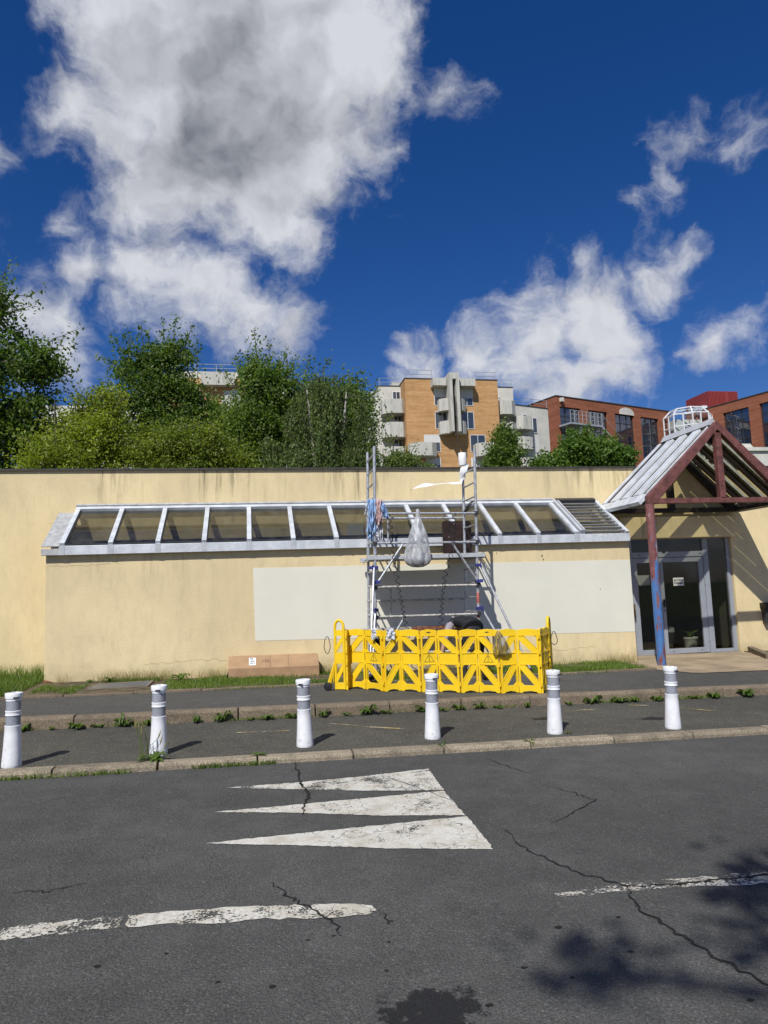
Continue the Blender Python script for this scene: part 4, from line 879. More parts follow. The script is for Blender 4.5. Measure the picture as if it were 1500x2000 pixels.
# working platform with raised hatch
PL = MB(); PL.box(XL-0.02, XR+0.17, YF+0.03, YR+0.05, 2.195, 2.215); PL = PL.build('platform', 'hatch', SCF)
for y in (YF-0.012, YR+0.07):
    mb = MB(); mb.box(XL-0.08, XR+0.20, y-0.022, y+0.022, 2.19, 2.265); mb.build('platform_beam', 'alu', PL, bevel=0.004)
for x in (XL-0.04, XR+0.18): 
    mb = MB(); mb.box(x-0.02, x+0.02, YF+0.012, YR+0.046, 2.17, 2.192); mb.build('platform_hook', 'alu', PL)
mb = MB(); n = 6; c = []
x0, x1, z0, z1, r = 3.60, 4.175, 2.268, 2.925, 0.04
for cx, cz, a0 in ((x1-r, z1-r, 0), (x0+r, z1-r, 90), (x0+r, z0+r, 180), (x1-r, z0+r, 270)):
    for i in range(n): a = R(a0+90*i/(n-1)); c.append((cx+r*math.cos(a), cz+r*math.sin(a)))
mb.prism(c, YR+0.030, YR+0.048, 'y'); o = mb.build('hatch', 'hatch', PL); o['label'] = 'dark brown plywood hatch tipped upright on its edge'
mb = MB(); mb.lathe([(0.010, 0), (0.012, 0.006), (0.0, 0.008)], 8); 
for (x, z) in ((3.83, 2.87), (3.72, 2.62), (4.02, 2.42)):
    m2 = MB(); m2.tube([(x, YR+0.029, z), (x, YR+0.020, z)], 0.008, 8); m2.build('rivet', 'alu', o)
# lower boards
for k, (x0, x1, y0, y1, z0, mt) in enumerate([(1.98,2.9,12.95,13.17,0.90,'timber'),(2.92,3.75,12.97,13.18,0.895,'rust')]):
    mb = MB(); mb.box(x0, x1, y0, y1, z0, z0+0.06); mb.build('lower_board', mt, SCF, bevel=0.004)
for x in (XL, XR): sp('board_bearer', [T(x-0.05,12.93,0.87), T(x+0.05,13.19,0.87)], 0.018, 'tube_worn', 8)
# coiled hoses
def coil(name, pts, label, R0=0.036, turns_per_m=9, r=0.0068):
    pts = [Vector(p) for p in pts]; L = [0]
    for a, b in zip(pts[:-1], pts[1:]): L.append(L[-1]+(b-a).length)
    tot = L[-1]; n = int(tot*turns_per_m*9); out = []
    for i in range(n+1):
        s = tot*i/n; k = max(j for j in range(len(L)) if L[j] <= s+1e-9); k = min(k, len(pts)-2)
        f = (s-L[k])/(L[k+1]-L[k]); c = pts[k].lerp(pts[k+1], f)
        a = 6.2832*turns_per_m*s*(1+0.05*math.sin(s*4)); rr = R0*(0.85+0.25*math.sin(s*7.3))
        out.append(c + Vector((math.cos(a)*rr, math.sin(a)*rr, 0)))
    mb = MB(); mb.tube(out, r, 5); o = mb.build(name, 'black', smooth=True); return tag(o, label, 'hose', 'coiled black hoses hanging from the scaffold')
coil('coiled_hose', [(2.385,12.24,2.97),(2.41,12.22,2.75),(2.43,12.22,2.40),(2.47,12.2,2.0),(2.53,12.2,1.6),(2.60,12.2,1.15),(2.65,12.18,0.75),(2.72,12.1,0.25)], 'coiled black air hose hanging left of the plastic rubbish bag', turns_per_m=8.5)
coil('coiled_hose', [(3.60,12.24,2.97),(3.585,12.24,2.85),(3.53,12.22,2.42),(3.46,12.2,2.2),(3.37,12.2,1.9),(3.30,12.2,1.55),(3.26,12.2,1.2),(3.25,12.2,0.7),(3.2,12.1,0.25)], 'coiled black air hose hanging in front of the brown hatch', turns_per_m=8.5)
coil('coiled_hose', [(3.98,12.9,3.06),(3.99,12.7,3.10),(4.0,12.5,3.20),(4.03,12.38,3.22),(4.04,12.36,2.95)], 'short black coiled hose wound on the right ladder rung', turns_per_m=20)

# ================================================================== things hung on the scaffold
def m_film(name, tint, op):
    m, t, b = new_mat(name); t.n.remove(b); p = t.pos()
    nb = t.bump(t.math('ADD', t.noise(p, 16.0, 5, 0.6), t.math('MULTIPLY', t.noise(t.scale(p, (40, 40, 9)), 1.0, 3, 0.6), 0.5)), 0.6, 0.012)
    tr = t.node('ShaderNodeBsdfTransparent'); tr.inputs[0].default_value = (0.86, 0.88, 0.90, 1)
    df = t.node('ShaderNodeBsdfDiffuse'); df.inputs[0].default_value = (*tint, 1); t.put(df.inputs['Normal'], nb)
    tl = t.node('ShaderNodeBsdfTranslucent'); tl.inputs[0].default_value = (*tint, 1)
    gl = t.node('ShaderNodeBsdfGlossy'); gl.inputs[1].default_value = 0.16; t.put(gl.inputs['Normal'], nb)
    a1 = t.node('ShaderNodeMixShader'); a1.inputs[0].default_value = 0.4; t.l.new(df.outputs[0], a1.inputs[1]); t.l.new(tl.outputs[0], a1.inputs[2])
    f = t.ramp(t.noise(t.scale(p, (12, 12, 5)), 1.0, 5, 0.65), 0.3, 0.75, op*0.35, min(1, op*1.7))
    a2 = t.node('ShaderNodeMixShader'); t.put(a2.inputs[0], f); t.l.new(tr.outputs[0], a2.inputs[1]); t.l.new(a1.outputs[0], a2.inputs[2])
    fr = t.node('ShaderNodeFresnel'); fr.inputs[0].default_value = 1.45; t.put(fr.inputs['Normal'], nb)
    a3 = t.node('ShaderNodeMixShader'); t.put(a3.inputs[0], fr.outputs[0]); t.l.new(a2.outputs[0], a3.inputs[1]); t.l.new(gl.outputs[0], a3.inputs[2])
    t.l.new(a3.outputs[0], t.n['Material Output'].inputs[0]); return m
M['film'] = m_film('clear_plastic_film', (0.88, 0.89, 0.90), 0.56); M['film_clear'] = m_film('thin_clear_film', (0.80, 0.81, 0.82), 0.10)
from mathutils import noise as mnoise
def bag(name, label, c, h, prof, seed, squash=0.75, pl=8, amp=0.16, lean=0.0):
    n, k = 56, 44; vs = []; fs = []
    for i in range(k+1):
        f = i/k; r = np.interp(f, [p[0] for p in prof], [p[1] for p in prof])
        for j in range(n):
            a = 6.2832*j/n
            ple = amp*(1-0.7*f)*math.sin(pl*a+seed+2.2*math.sin(2*a)+f*1.5)
            ns = mnoise.noise(Vector((2.4*math.cos(a)+seed, 2.4*math.sin(a), f*3.5)))*0.11 + mnoise.noise(Vector((7*math.cos(a), 7*math.sin(a)+seed, f*7)))*0.05
            rr = r*(1+ple+ns*min(1, f*2.2+0.25))
            vs.append((c[0]+rr*math.cos(a)+lean*f, c[1]+rr*math.sin(a)*squash, c[2]-h*f+0.02*ns*f))
    for i in range(k):
        for j in range(n): fs.append((i*n+j, i*n+(j+1)%n, (i+1)*n+(j+1)%n, (i+1)*n+j))
    vs.append((c[0]+lean, c[1], c[2]-h-0.01)); fs += [(k*n+j, k*n+(j+1)%n, len(vs)-1) for j in range(n)]
    mb = MB(); mb.add(vs, fs); return mb, (n, k)
RB = thing('rubbish_bag', 'clear plastic rubbish bag hanging from the scaffold guard rail', 'bag', (2.90, 12.24, 3.0))
mb, _ = bag('b', '', (2.925, 12.235, 2.99), 0.95, [(0,0.028),(0.06,0.036),(0.16,0.07),(0.35,0.135),(0.55,0.185),(0.75,0.222),(0.88,0.235),(0.95,0.20),(1.0,0.10)], 1.7, lean=-0.04); mb.build('film', 'film', RB, smooth=True)
mb = MB(); mb.tube([(2.93,12.235,2.985), (2.925,12.25,3.04), (2.935,12.30,3.055), (2.955,12.345,3.03), (2.95,12.335,2.96)], [0.03,0.032,0.03,0.026,0.02], 10); mb.build('neck', 'film', RB, smooth=True)
def crumple(name, label, c, r, material, seed, sz=(1, 1, 1), group=None):
    bm = bmesh.new(); bmesh.ops.create_icosphere(bm, subdivisions=4, radius=1.0)
    for v in bm.verts:
        p = v.co.normalized(); d = 1+0.35*mnoise.noise(p*1.9+Vector((seed, 0, 0)))+0.28*abs(mnoise.noise(p*4.1+Vector((0, seed, 0))))+0.14*mnoise.noise(p*9+Vector((seed,)*3))
        v.co = Vector((p.x*d*r*sz[0], p.y*d*r*sz[1], p.z*d*r*sz[2]))
    me = bpy.data.meshes.new(name); bm.to_mesh(me); bm.free(); me.materials.append(M[material]); me.polygons.foreach_set('use_smooth', [True]*len(me.polygons))
    o = bpy.data.objects.new(name, me); COL.objects.link(o); o.location = c; return tag(o, label, 'rubbish', group)
crumple('crumpled_film', 'grey crumpled film filling the bottom of the hanging rubbish bag', (2.885, 12.235, 2.165), 0.115, 'shutter', 2.0, (1.3, 0.9, 0.75), 'rubbish inside the hanging bag')
crumple('crumpled_film', 'small pale ball of crumpled paper halfway up the rubbish bag', (2.925, 12.235, 2.47), 0.055, 'shutter', 5.0, (1, 1, 0.9), 'rubbish inside the hanging bag')
crumple('crumpled_film', 'dark wad of used wipes on top of the grey film in the bag', (2.94, 12.235, 2.28), 0.07, 'galv', 8.0, (1.1, 1, 0.8), 'rubbish inside the hanging bag')
def drape(name, label, top, width, length, material, seed, pleats=4, amp=0.03, cat='cloth', group=None, sway=0.0, parent=None, taper=0.35):
    nu, nv = 26, 26; vs = []; fs = []
    for i in range(nv+1):
        v = i/nv
        for j in range(nu+1):
            u = j/nu-0.5
            e = 1+0.22*mnoise.noise(Vector((u*4+seed, seed, 0.3)))+0.15*mnoise.noise(Vector((u*11, seed, 1.3)))
            x = top[0] + u*width*(1-taper*(1-abs(v-0.35))) + 0.03*mnoise.noise(Vector((u*3, v*4, seed))) + sway*v
            y = top[1] + amp*math.sin(pleats*6.283*u+seed+v*1.6)*(0.35+v) + 0.035*mnoise.noise(Vector((u*5+seed, v*5, 0)))
            z = top[2] - length*v*e + 0.02*mnoise.noise(Vector((u*6, v*6, seed)))
            if v < 0.08: y += 0.02*(0.08-v)/0.08
            vs.append((x, y, z))
    for i in range(nv):
        for j in range(nu): a = i*(nu+1)+j; fs.append((a, a+1, a+nu+2, a+nu+1))
    mb = MB(); mb.add(vs, fs); o = mb.build(name, material, parent, smooth=True); s = o.modifiers.new('thick', 'SOLIDIFY'); s.thickness = 0.004
    return tag(o, label, cat, group) if parent is None else o
G_ = 'cloths hung on the scaffold'
drape('rag', 'long blue cloth hanging lowest on the left scaffold post', (2.11, 12.27, 3.26), 0.20, 0.52, 'rag_blue', 1.1, 4, 0.035, group=G_, sway=-0.03)
drape('rag', 'faded blue cloth knotted under the long blue one', (2.06, 12.30, 2.82), 0.12, 0.27, 'rag_blue', 4.2, 3, 0.025, group=G_, sway=0.01)
drape('rag', 'pale pink cloth hung beside the scaffold post', (2.225, 12.255, 3.25), 0.15, 0.42, 'rag_pink', 2.3, 4, 0.03, group=G_)
drape('rag', 'light blue cloth slung over the guard rail end', (2.29, 12.24, 3.19), 0.12, 0.26, 'rag_blue', 6.1, 3, 0.03, group=G_, sway=0.05)
drape('rag', 'white crumpled cloth at the back of the bundle', (2.03, 12.33, 3.20), 0.10, 0.22, 'rag_grey', 7.7, 3, 0.02, group=G_)
drape('rag', 'grey cloth hanging lowest right of the scaffold post', (2.23, 12.30, 2.95), 0.11, 0.40, 'rag_grey', 9.4, 3, 0.03, group=G_, sway=0.02)
PR = thing('paper_roll', 'white paper roll on the scaffold post with its end streaming in the wind', 'paper roll', (4.06, YR, 3.9))
mb = MB(); mb.lathe([(0.022,0.0),(0.022,0.002),(0.074,0.0),(0.078,0.008),(0.078,0.242),(0.074,0.25),(0.024,0.25),(0.022,0.246)], 28, (4.06, YR, 4.0)); mb.build('roll', 'paper', PR, smooth=True)
path = [(4.12,13.0,4.02),(4.055,12.99,3.93),(4.02,13.0,3.83),(4.03,13.01,3.72),(4.0,12.98,3.66),(3.88,12.95,3.645),(3.7,12.93,3.63),(3.5,12.94,3.625),(3.3,12.96,3.62),(3.12,12.95,3.57),(2.95,12.93,3.50)]
widv = [(0.066,0.02,0.0),(0.068,0.0,0.0),(0.068,0.01,0.0),(0.06,0.02,0.02),(0.03,0.08,0.05),(0.0,0.10,0.03),(0.0,0.10,0.014),(0.0,0.09,0.03),(0.0,0.09,0.038),(0.0,0.08,0.022),(0.0,0.05,0.010)]
vs = []; fs = []; n = 80; m = 6
for i in range(n+1):
    s = i/n*(len(path)-1); k = min(int(s), len(path)-2); f = s-k; f2 = f*f*(3-2*f)
    c = Vector(path[k]).lerp(Vector(path[k+1]), f); wv = Vector(widv[k]).lerp(Vector(widv[k+1]), f2)
    for j in range(m+1):
        t_ = j/m*2-1; vs.append(c + wv*t_ + Vector((0, 0.01*math.sin(i*0.35), 0.012*math.sin(i*0.28+t_*1.3))))
for i in range(n):
    for j in range(m): a = i*(m+1)+j; fs.append((a, a+1, a+m+2, a+m+1))
mb = MB(); mb.add(vs, fs); mb.build('loose_end', 'paper', PR, smooth=True)
# on the barrier
Gb = 'cloths on the barrier'
zb = gz_up(1.85)+HB
drape('rag', 'striped grey cloth laid over the barrier near its left end', (1.835, 10.80, zb+0.02), 0.15, 0.16, 'rag_grey', 3.3, 3, 0.012, group=Gb)
drape('rag', 'white cloth laid over the barrier right of the striped one', (2.055, 10.665, zb+0.02), 0.17, 0.17, 'rag_grey', 5.9, 2, 0.012, group=Gb)
drape('rag', 'dark cloth hanging behind the barrier panels', (1.90, 10.92, zb-0.14), 0.16, 0.22, 'rag_dark', 8.8, 2, 0.02, group=Gb)
CB = thing('clear_bag', 'small clear plastic bag hanging on the right of the barrier', 'bag', (3.50, 9.95, gz_up(3.5)+0.6))
mb, _ = bag('c', '', (3.50, 9.955, gz_up(3.5)+0.885), 0.36, [(0,0.02),(0.15,0.05),(0.4,0.09),(0.7,0.125),(0.9,0.12),(1,0.06)], 4.4, squash=0.42, lean=0.05); mb.build('film', 'film_clear', CB, smooth=True)
# cardboard box against the wall
CX = thing('cardboard_box', 'long brown cardboard box marked 176 lying against the wall', 'box', (0.37, 13.15, slope(0.37)+H_UP+0.02))
x0, x1, zc = -0.425, 1.162, slope(0.37)+H_UP+0.016
pf = [(12.93,zc),(12.93,zc+0.195),(13.16,zc+0.395),(13.34,zc+0.30),(13.34,zc)]
mb = MB(); nP = len(pf)
vs = [(x0, y, z+0.016*0) for y, z in pf] + [(x1, y, z-0.028) for y, z in pf]
mb.add(vs, [tuple(range(nP)), tuple(range(2*nP-1, nP-1, -1))] + [(i, nP+i, nP+(i+1)%nP, (i+1)%nP) for i in range(nP)]); mb.build('carton', 'card', CX, bevel=0.006)
dv = Vector((0, 0.23, 0.20)).normalized(); dnv = Vector((0, -dv.z, dv.y))
def onlid(x, s, u=0.0): return Vector((x, 12.93, zc+0.195-0.0176*(x-x0))) + dv*s + dnv*u
mb = MB(); mb.add([onlid(-0.07,0.06,0.003), onlid(0.05,0.06,0.003), onlid(0.05,0.24,0.003), onlid(-0.07,0.24,0.003)], [(0,1,2,3)]); st_ = mb.build('shipping_label', 'paper', CX)
mb = MB()
for k, (a, b, s0, s1) in enumerate([(-0.05,0.0,0.20,0.225),(-0.05,0.035,0.165,0.172),(-0.05,0.03,0.15,0.157),(-0.05,0.02,0.135,0.142),(-0.045,-0.03,0.085,0.12),(-0.025,-0.02,0.085,0.12),(-0.01,0.0,0.085,0.12),(0.01,0.014,0.085,0.12),(0.022,0.03,0.085,0.12)]):
    mb.add([onlid(a,s0,0.0045), onlid(b,s0,0.0045), onlid(b,s1,0.0045), onlid(a,s1,0.0045)], [(0,1,2,3)])
mb.build('label_print', 'ink', st_)
tx = text_mesh('176', 0.10, 'pen', 'handwriting', CX, onlid(0.22, 0.15, 0.004), (math.atan2(dv.z, dv.y), 0, 0.0)); tx.rotation_euler = (math.atan2(dv.z, dv.y), R(1.0), 0)
for xx in (0.30, 0.62):
    mb = MB(); mb.add([onlid(xx,0.004,0.0025), onlid(xx+0.006,0.004,0.0025), onlid(xx+0.006,0.29,0.0025), onlid(xx,0.29,0.0025)], [(0,1,2,3)]); mb.build('crease', 'pen', CX)
mb = MB(); mb.add([Vector((x0-0.003,12.935,zc+0.17)), Vector((x0-0.03,12.91,zc+0.06)), Vector((x0-0.02,12.93,zc+0.01)), Vector((x0-0.003,12.95,zc+0.02))], [(0,1,2,3)]); mb.build('torn_flap', 'dark', CX)
# grating at the wall foot
GRT = thing('drain_grate', 'steel drain grating set in the ground at the wall foot', 'grate', (-2.15, 12.6, slope(-2.15)+H_UP))
zg = slope(-2.15)+H_UP+0.018
mb = MB(); mb.box(-2.62,-1.70,12.22,12.25,zg-0.05,zg+0.012); mb.box(-2.62,-1.70,12.98,13.01,zg-0.05,zg+0.012); mb.box(-2.645,-2.615,12.22,13.01,zg-0.05,zg+0.0125); mb.box(-1.705,-1.675,12.22,13.01,zg-0.05,zg+0.0125); mb.build('surround', 'kerb_far', GRT)
for k in range(26):
    mb = MB(); x = -2.60+k*0.0352; mb.box(x, x+0.009, 12.252, 12.978, zg-0.02, zg+0.01); mb.build('bar', 'galv', GRT)
mb = MB(); mb.box(-2.61,-1.71,12.25,12.98,zg-0.045,zg-0.03); mb.build('pit', 'black', GRT)

# ================================================================== worker bent over behind the barrier
def build_person():
    gx, gz = 3.62, gz_up(3.62)
    root = thing('person', 'person in black vest and grey shirt bending over behind the barrier', 'person', (gx, 11.6, gz))
    J = {}
    def j(n, p, r): J[n] = (Vector(p), r)
    j('pelvis', (3.63,11.50,gz+0.80), (0.165,0.135))
    j('waist', (3.615,11.62,gz+0.90), (0.150,0.135)); j('chest', (3.585,11.84,gz+0.965), (0.195,0.145)); j('upper', (3.565,12.00,gz+0.955), (0.165,0.115)); j('neck', (3.55,12.10,gz+0.92), (0.062,0.062)); j('head0', (3.54,12.17,gz+0.87), (0.082,0.085)); j('head1', (3.53,12.23,gz+0.79), (0.092,0.10)); j('head2', (3.525,12.25,gz+0.73), (0.07,0.075))
    for s, n in ((-1,'l'), (1,'r')):
        j('hip'+n, (3.63+s*0.10,11.50,gz+0.74), (0.105,0.11)); j('thigh'+n, (3.62+s*0.135,11.60,gz+0.60), (0.092,0.092)); j('knee'+n, (3.61+s*0.165,11.70,gz+0.46), (0.066,0.066)); j('calf'+n, (3.615+s*0.17,11.63,gz+0.32), (0.066,0.066)); j('ankle'+n, (3.62+s*0.17,11.53,gz+0.10), (0.046,0.046)); j('heel'+n, (3.62+s*0.17,11.50,gz+0.045), (0.042,0.042)); j('toe'+n, (3.62+s*0.185,11.71,gz+0.038), (0.042,0.036))
    j('shl', (3.375,11.97,gz+0.945), (0.085,0.085)); j('ual', (3.29,11.90,gz+0.83), (0.068,0.068)); j('ell', (3.215,11.82,gz+0.68), (0.047,0.047)); j('fal', (3.17,11.80,gz+0.58), (0.043,0.043)); j('wrl', (3.13,11.78,gz+0.46), (0.029,0.025)); j('pal', (3.12,11.78,gz+0.40), (0.040,0.022))
    j('shr', (3.765,11.97,gz+0.935), (0.085,0.085)); j('uar', (3.84,11.93,gz+0.80), (0.066,0.066)); j('elr', (3.865,11.90,gz+0.66), (0.047,0.047)); j('far', (3.82,11.96,gz+0.56), (0.042,0.042)); j('wrr', (3.76,12.02,gz+0.46), (0.028,0.025)); j('par', (3.74,12.04,gz+0.40), (0.040,0.022))
    E_ = [('pelvis','waist'),('waist','chest'),('chest','upper'),('upper','neck'),('neck','head0'),('head0','head1'),('head1','head2')]
    for n in 'lr': E_ += [('pelvis','hip'+n),('hip'+n,'thigh'+n),('thigh'+n,'knee'+n),('knee'+n,'calf'+n),('calf'+n,'ankle'+n),('ankle'+n,'heel'+n),('heel'+n,'toe'+n),('upper','sh'+n),('sh'+n,'ua'+n),('ua'+n,'el'+n),('el'+n,'fa'+n),('fa'+n,'wr'+n),('wr'+n,'pa'+n)]
    for n, sg in (('l', 1), ('r', -1)):
        pc = J['pa'+n][0]
        for k, (dx, ln) in enumerate(((-0.030,0.075),(-0.010,0.085),(0.010,0.082),(0.030,0.066))):
            j('f%d%s'%(k, n), pc+Vector((dx,-0.004,-0.035)), (0.0095,0.0095)); j('g%d%s'%(k, n), pc+Vector((dx*1.1,-0.016,-0.035-ln*0.5)), (0.0085,0.0085)); j('h%d%s'%(k, n), pc+Vector((dx*1.1,-0.002,-0.035-ln*0.95)), (0.0075,0.0075))
            E_ += [('pa'+n,'f%d%s'%(k, n)), ('f%d%s'%(k, n),'g%d%s'%(k, n)), ('g%d%s'%(k, n),'h%d%s'%(k, n))]
        j('t0'+n, pc+Vector((sg*0.038,-0.01,0.0)), (0.011,0.011)); j('t1'+n, pc+Vector((sg*0.060,-0.018,-0.045)), (0.009,0.009)); E_ += [('pa'+n,'t0'+n), ('t0'+n,'t1'+n)]
    names = list(J); idx = {n: i for i, n in enumerate(names)}; org = wloc(root)
    me = bpy.data.meshes.new('body'); me.from_pydata([tuple(J[n][0]-org) for n in names], [(idx[a], idx[b]) for a, b in E_], [])
    ob = bpy.data.objects.new('body_cage', me); COL.objects.link(ob)
    md = ob.modifiers.new('skin', 'SKIN'); md.use_smooth_shade = True; md.branch_smoothing = 0.6
    for i, n in enumerate(names):
        sv = me.skin_vertices[0].data[i]; sv.radius = J[n][1]; sv.use_root = (n == 'pelvis')
    ss = ob.modifiers.new('sub', 'SUBSURF'); ss.levels = 2; ss.render_levels = 2
    dg = bpy.context.evaluated_depsgraph_get(); m2 = bpy.data.meshes.new_from_object(ob.evaluated_get(dg)); bpy.data.objects.remove(ob, do_unlink=True)
    m2.name = 'body'; m2.materials.clear()
    mats = ['trousers','vest','shirt','skin','shoe','hair']
    for x in mats: m2.materials.append(M[x])
    reg = {}
    for a, b in E_:
        nm = b
        if nm in ('waist','chest','upper'): k = 1
        elif nm in ('neck',): k = 3
        elif nm.startswith('head'): k = 3
        elif nm[:2] in ('sh',): k = 1
        elif nm[:2] in ('ua','el'): k = 2
        elif nm[:2] in ('fa','wr','pa') or nm[0] in 'fgh' and nm[1].isdigit() or nm[:2] in ('t0','t1'): k = 3
        elif nm[:3] in ('hee','toe'): k = 4
        else: k = 0
        reg[(a, b)] = k
    segs = [(np.array(J[a][0]-org), np.array(J[b][0]-org), reg[(a, b)], min(J[a][1][0], J[b][1][0])) for a, b in E_]
    for p in m2.polygons:
        c = np.array(p.center); best = 1e9
        for a, b, k, r in segs:
            t_ = np.clip(np.dot(c-a, b-a)/max(1e-9, np.dot(b-a, b-a)), 0, 1); d = np.linalg.norm(c-a-(b-a)*t_) - r*0.8
            if d < best: best = d; kk = k
        p.material_index = kk; p.use_smooth = True
    o = bpy.data.objects.new('body', m2); COL.objects.link(o); o.parent = root
    # hair cap, ears and nose on the head
    hd = J['head1'][0]; bm = bmesh.new(); bmesh.ops.create_icosphere(bm, subdivisions=3, radius=0.108)
    for v in bm.verts:
        v.co *= 1+0.06*mnoise.noise(v.co*30)
    kill = [v for v in bm.verts if v.co.y > 0.02 and v.co.z < 0.02]; bmesh.ops.delete(bm, geom=kill, context='VERTS')
    m3 = bpy.data.meshes.new('hair'); bm.to_mesh(m3); bm.free(); m3.materials.append(M['hair']); h = bpy.data.objects.new('hair', m3); COL.objects.link(h); h.parent = root; h.location = hd-org+Vector((0,-0.005,0.012))
    for s in (-1, 1):
        mb = MB(); mb.tube([hd+Vector((s*0.092,0.0,0.025)), hd+Vector((s*0.106,0.004,0.0)), hd+Vector((s*0.095,0.01,-0.03))], [0.010,0.018,0.008], 8); mb.build('ear', 'skin', root, smooth=True)
    mb = MB(); mb.tube([hd+Vector((0,0.085,0.015)), hd+Vector((0,0.118,-0.015)), hd+Vector((0,0.10,-0.028))], [0.010,0.016,0.010], 8); mb.build('nose', 'skin', root, smooth=True)
    # hem of the vest
    mb = MB(); w = J['waist'][0]; mb.lathe([(0.172,-0.045),(0.182,-0.04),(0.180,0.03),(0.170,0.035)], 28, (0,0,0), sy=0.86); hm = mb.build('vest_hem', 'vest', root, smooth=True, local=True); hm.location = w-org+Vector((0.004,-0.05,-0.02)); hm.rotation_euler = (R(-58), 0, R(6))
    return root
build_person()

# ================================================================== vegetation
def leaf_cloud(name, C, D, L, Wd, material, parent, fold=0.25):
    """C centres (n,3), D leaf directions (n,3), L lengths, Wd widths -> folded rhombic leaves"""
    n = len(C); D = D/np.linalg.norm(D, axis=1, keepdims=True); rv = RNG.normal(size=(n,3)); S = np.cross(D, rv); S /= np.linalg.norm(S, axis=1, keepdims=True)+1e-9; N = np.cross(S, D)
    a = C-D*L[:,None]*0.5; b = C+D*L[:,None]*0.5; mid = C-D*L[:,None]*0.05
    l = mid+S*Wd[:,None]*0.5+N*(Wd*fold)[:,None]; r = mid-S*Wd[:,None]*0.5+N*(Wd*fold)[:,None]
    co = np.stack([a, l, b, r], 1).reshape(-1, 3); base = np.arange(n)*4
    f = np.stack([base, base+1, base+2, base, base+2, base+3], 1).ravel()
    return fast_mesh(name, co, f, 3, material, parent)
def twig(mb, p, q, r0, r1, sag=0.0, n=4, seg=3):
    p, q = Vector(p), Vector(q); pts = []; rs = []
    for i in range(seg+1):
        f = i/seg; c = p.lerp(q, f); c.z += sag*math.sin(math.pi*f); c += Vector((random.uniform(-1,1), random.uniform(-1,1), random.uniform(-1,1)))*0.04*(p-q).length*(1 if 0 < i < seg else 0)
        pts.append(c); rs.append(r0+(r1-r0)*f)
    mb.tube(pts, rs, n, cap=False)
def tree(name, label, base, lobes, trunk_r, leaf, per, material, group=None, cat='tree', bark='bark', spread=0.30, shoots=(), wd=0.55, fork=0.45, stems=1):
    base = Vector(base); root = thing(name, label, cat, base, group)
    mt = MB(); cen = Vector((sum(l[0]*l[6] for l in lobes), sum(l[1]*l[6] for l in lobes), sum(l[2]*l[6] for l in lobes)))/sum(l[6] for l in lobes)
    low = min(l[2]-l[5] for l in lobes); f0 = Vector((base.x*(1-fork)+cen.x*fork, base.y*(1-fork)+cen.y*fork, max(base.z+0.4, low+(cen.z-low)*0.25)))
    topz = max(l[2]+l[5]*0.55 for l in lobes); top = Vector((cen.x, cen.y, topz))
    for s in range(stems):
        jx = random.uniform(-0.35, 0.35)*(stems > 1); jy = random.uniform(-0.3, 0.3)*(stems > 1)
        b0 = base + Vector((jx, jy, 0))
        mt.tube([b0-Vector((0,0,0.3)), b0.lerp(f0, 0.5)+Vector((random.uniform(-.1,.1), 0, 0)), f0+Vector((jx, jy, 0)), f0.lerp(top, 0.5)+Vector((random.uniform(-.25,.25)+jx*2, random.uniform(-.2,.2), 0)), top+Vector((jx*2, 0, 0))], [trunk_r*1.15, trunk_r, trunk_r*0.75, trunk_r*0.42, trunk_r*0.10], 9, cap=False)
    mbr = MB(); Cc = []; Dd = []; anch = [f0, f0.lerp(top, 0.3), f0.lerp(top, 0.55), f0.lerp(top, 0.8)]
    for (cx, cy, cz, rx, ry, rz, ncl) in lobes:
        lc = Vector((cx, cy, cz)); nl = max(3, int(ncl/26)); nodes = []
        for k in range(nl):
            u = Vector((random.gauss(0,1), random.gauss(0,1), random.gauss(0,1))).normalized(); e = lc+Vector((u.x*rx, u.y*ry, u.z*rz))*random.uniform(0.45, 0.85)
            st = min(anch, key=lambda a: (a-e).length + (2.0 if a.z > e.z+0.2 else 0)); twig(mbr, st, e, trunk_r*random.uniform(0.22, 0.36), trunk_r*0.07, 0.12, 5, 5)
            for f in (0.45, 0.7, 1.0): nodes.append(st.lerp(e, f))
        for k in range(ncl):
            u = Vector((random.gauss(0,1), random.gauss(0,1), random.gauss(0,1))).normalized(); rr = random.random()**0.42*(0.88+0.50*mnoise.noise(u*2.6+Vector((cx, cz, 0)))+0.12*random.random())
            e = lc+Vector((u.x*rx, u.y*ry, u.z*rz))*rr; st = min(random.sample(nodes, min(len(nodes), 14)), key=lambda a: (a-e).length)
            twig(mbr, st, e, trunk_r*0.06, 0.004, random.uniform(-0.02, 0.08), 3, 3); dv = (e-st); L = dv.length or 1; d = dv/L
            m_ = max(3, int(per*random.uniform(0.55, 1.4)))
            t_ = RNG.uniform(0.35, 1.08, m_)[:,None]; pts = np.array(st)+np.array(dv)*t_ + RNG.normal(0, spread, (m_,3))*np.array([1,1,0.75])*np.clip(t_, 0.5, 1)
            Cc.append(pts); Dd.append(np.array(d)*0.5+RNG.normal(0, 0.6, (m_,3))+np.array([0,0,-0.35]))
    for (x, y, z, x2, y2, z2, m_) in shoots:
        p, q = Vector((x,y,z)), Vector((x2,y2,z2)); twig(mbr, p, q, 0.022, 0.004, 0.05, 4, 6); t_ = RNG.uniform(0.1, 1.02, m_)[:,None]
        pts = np.array(p)+np.array(q-p)*t_+RNG.normal(0, 0.10+0.10*(1-t_), (m_,3)); Cc.append(pts); Dd.append(np.array((q-p).normalized())*0.4+RNG.normal(0, 0.6, (m_,3))+np.array([0,0,-0.3]))
    mt.build('trunk', bark, root, smooth=True); mbr.build('branches', bark, root, smooth=True)
    C = np.concatenate(Cc); D = np.concatenate(Dd); n = len(C); L = leaf*RNG.uniform(0.65, 1.3, n)
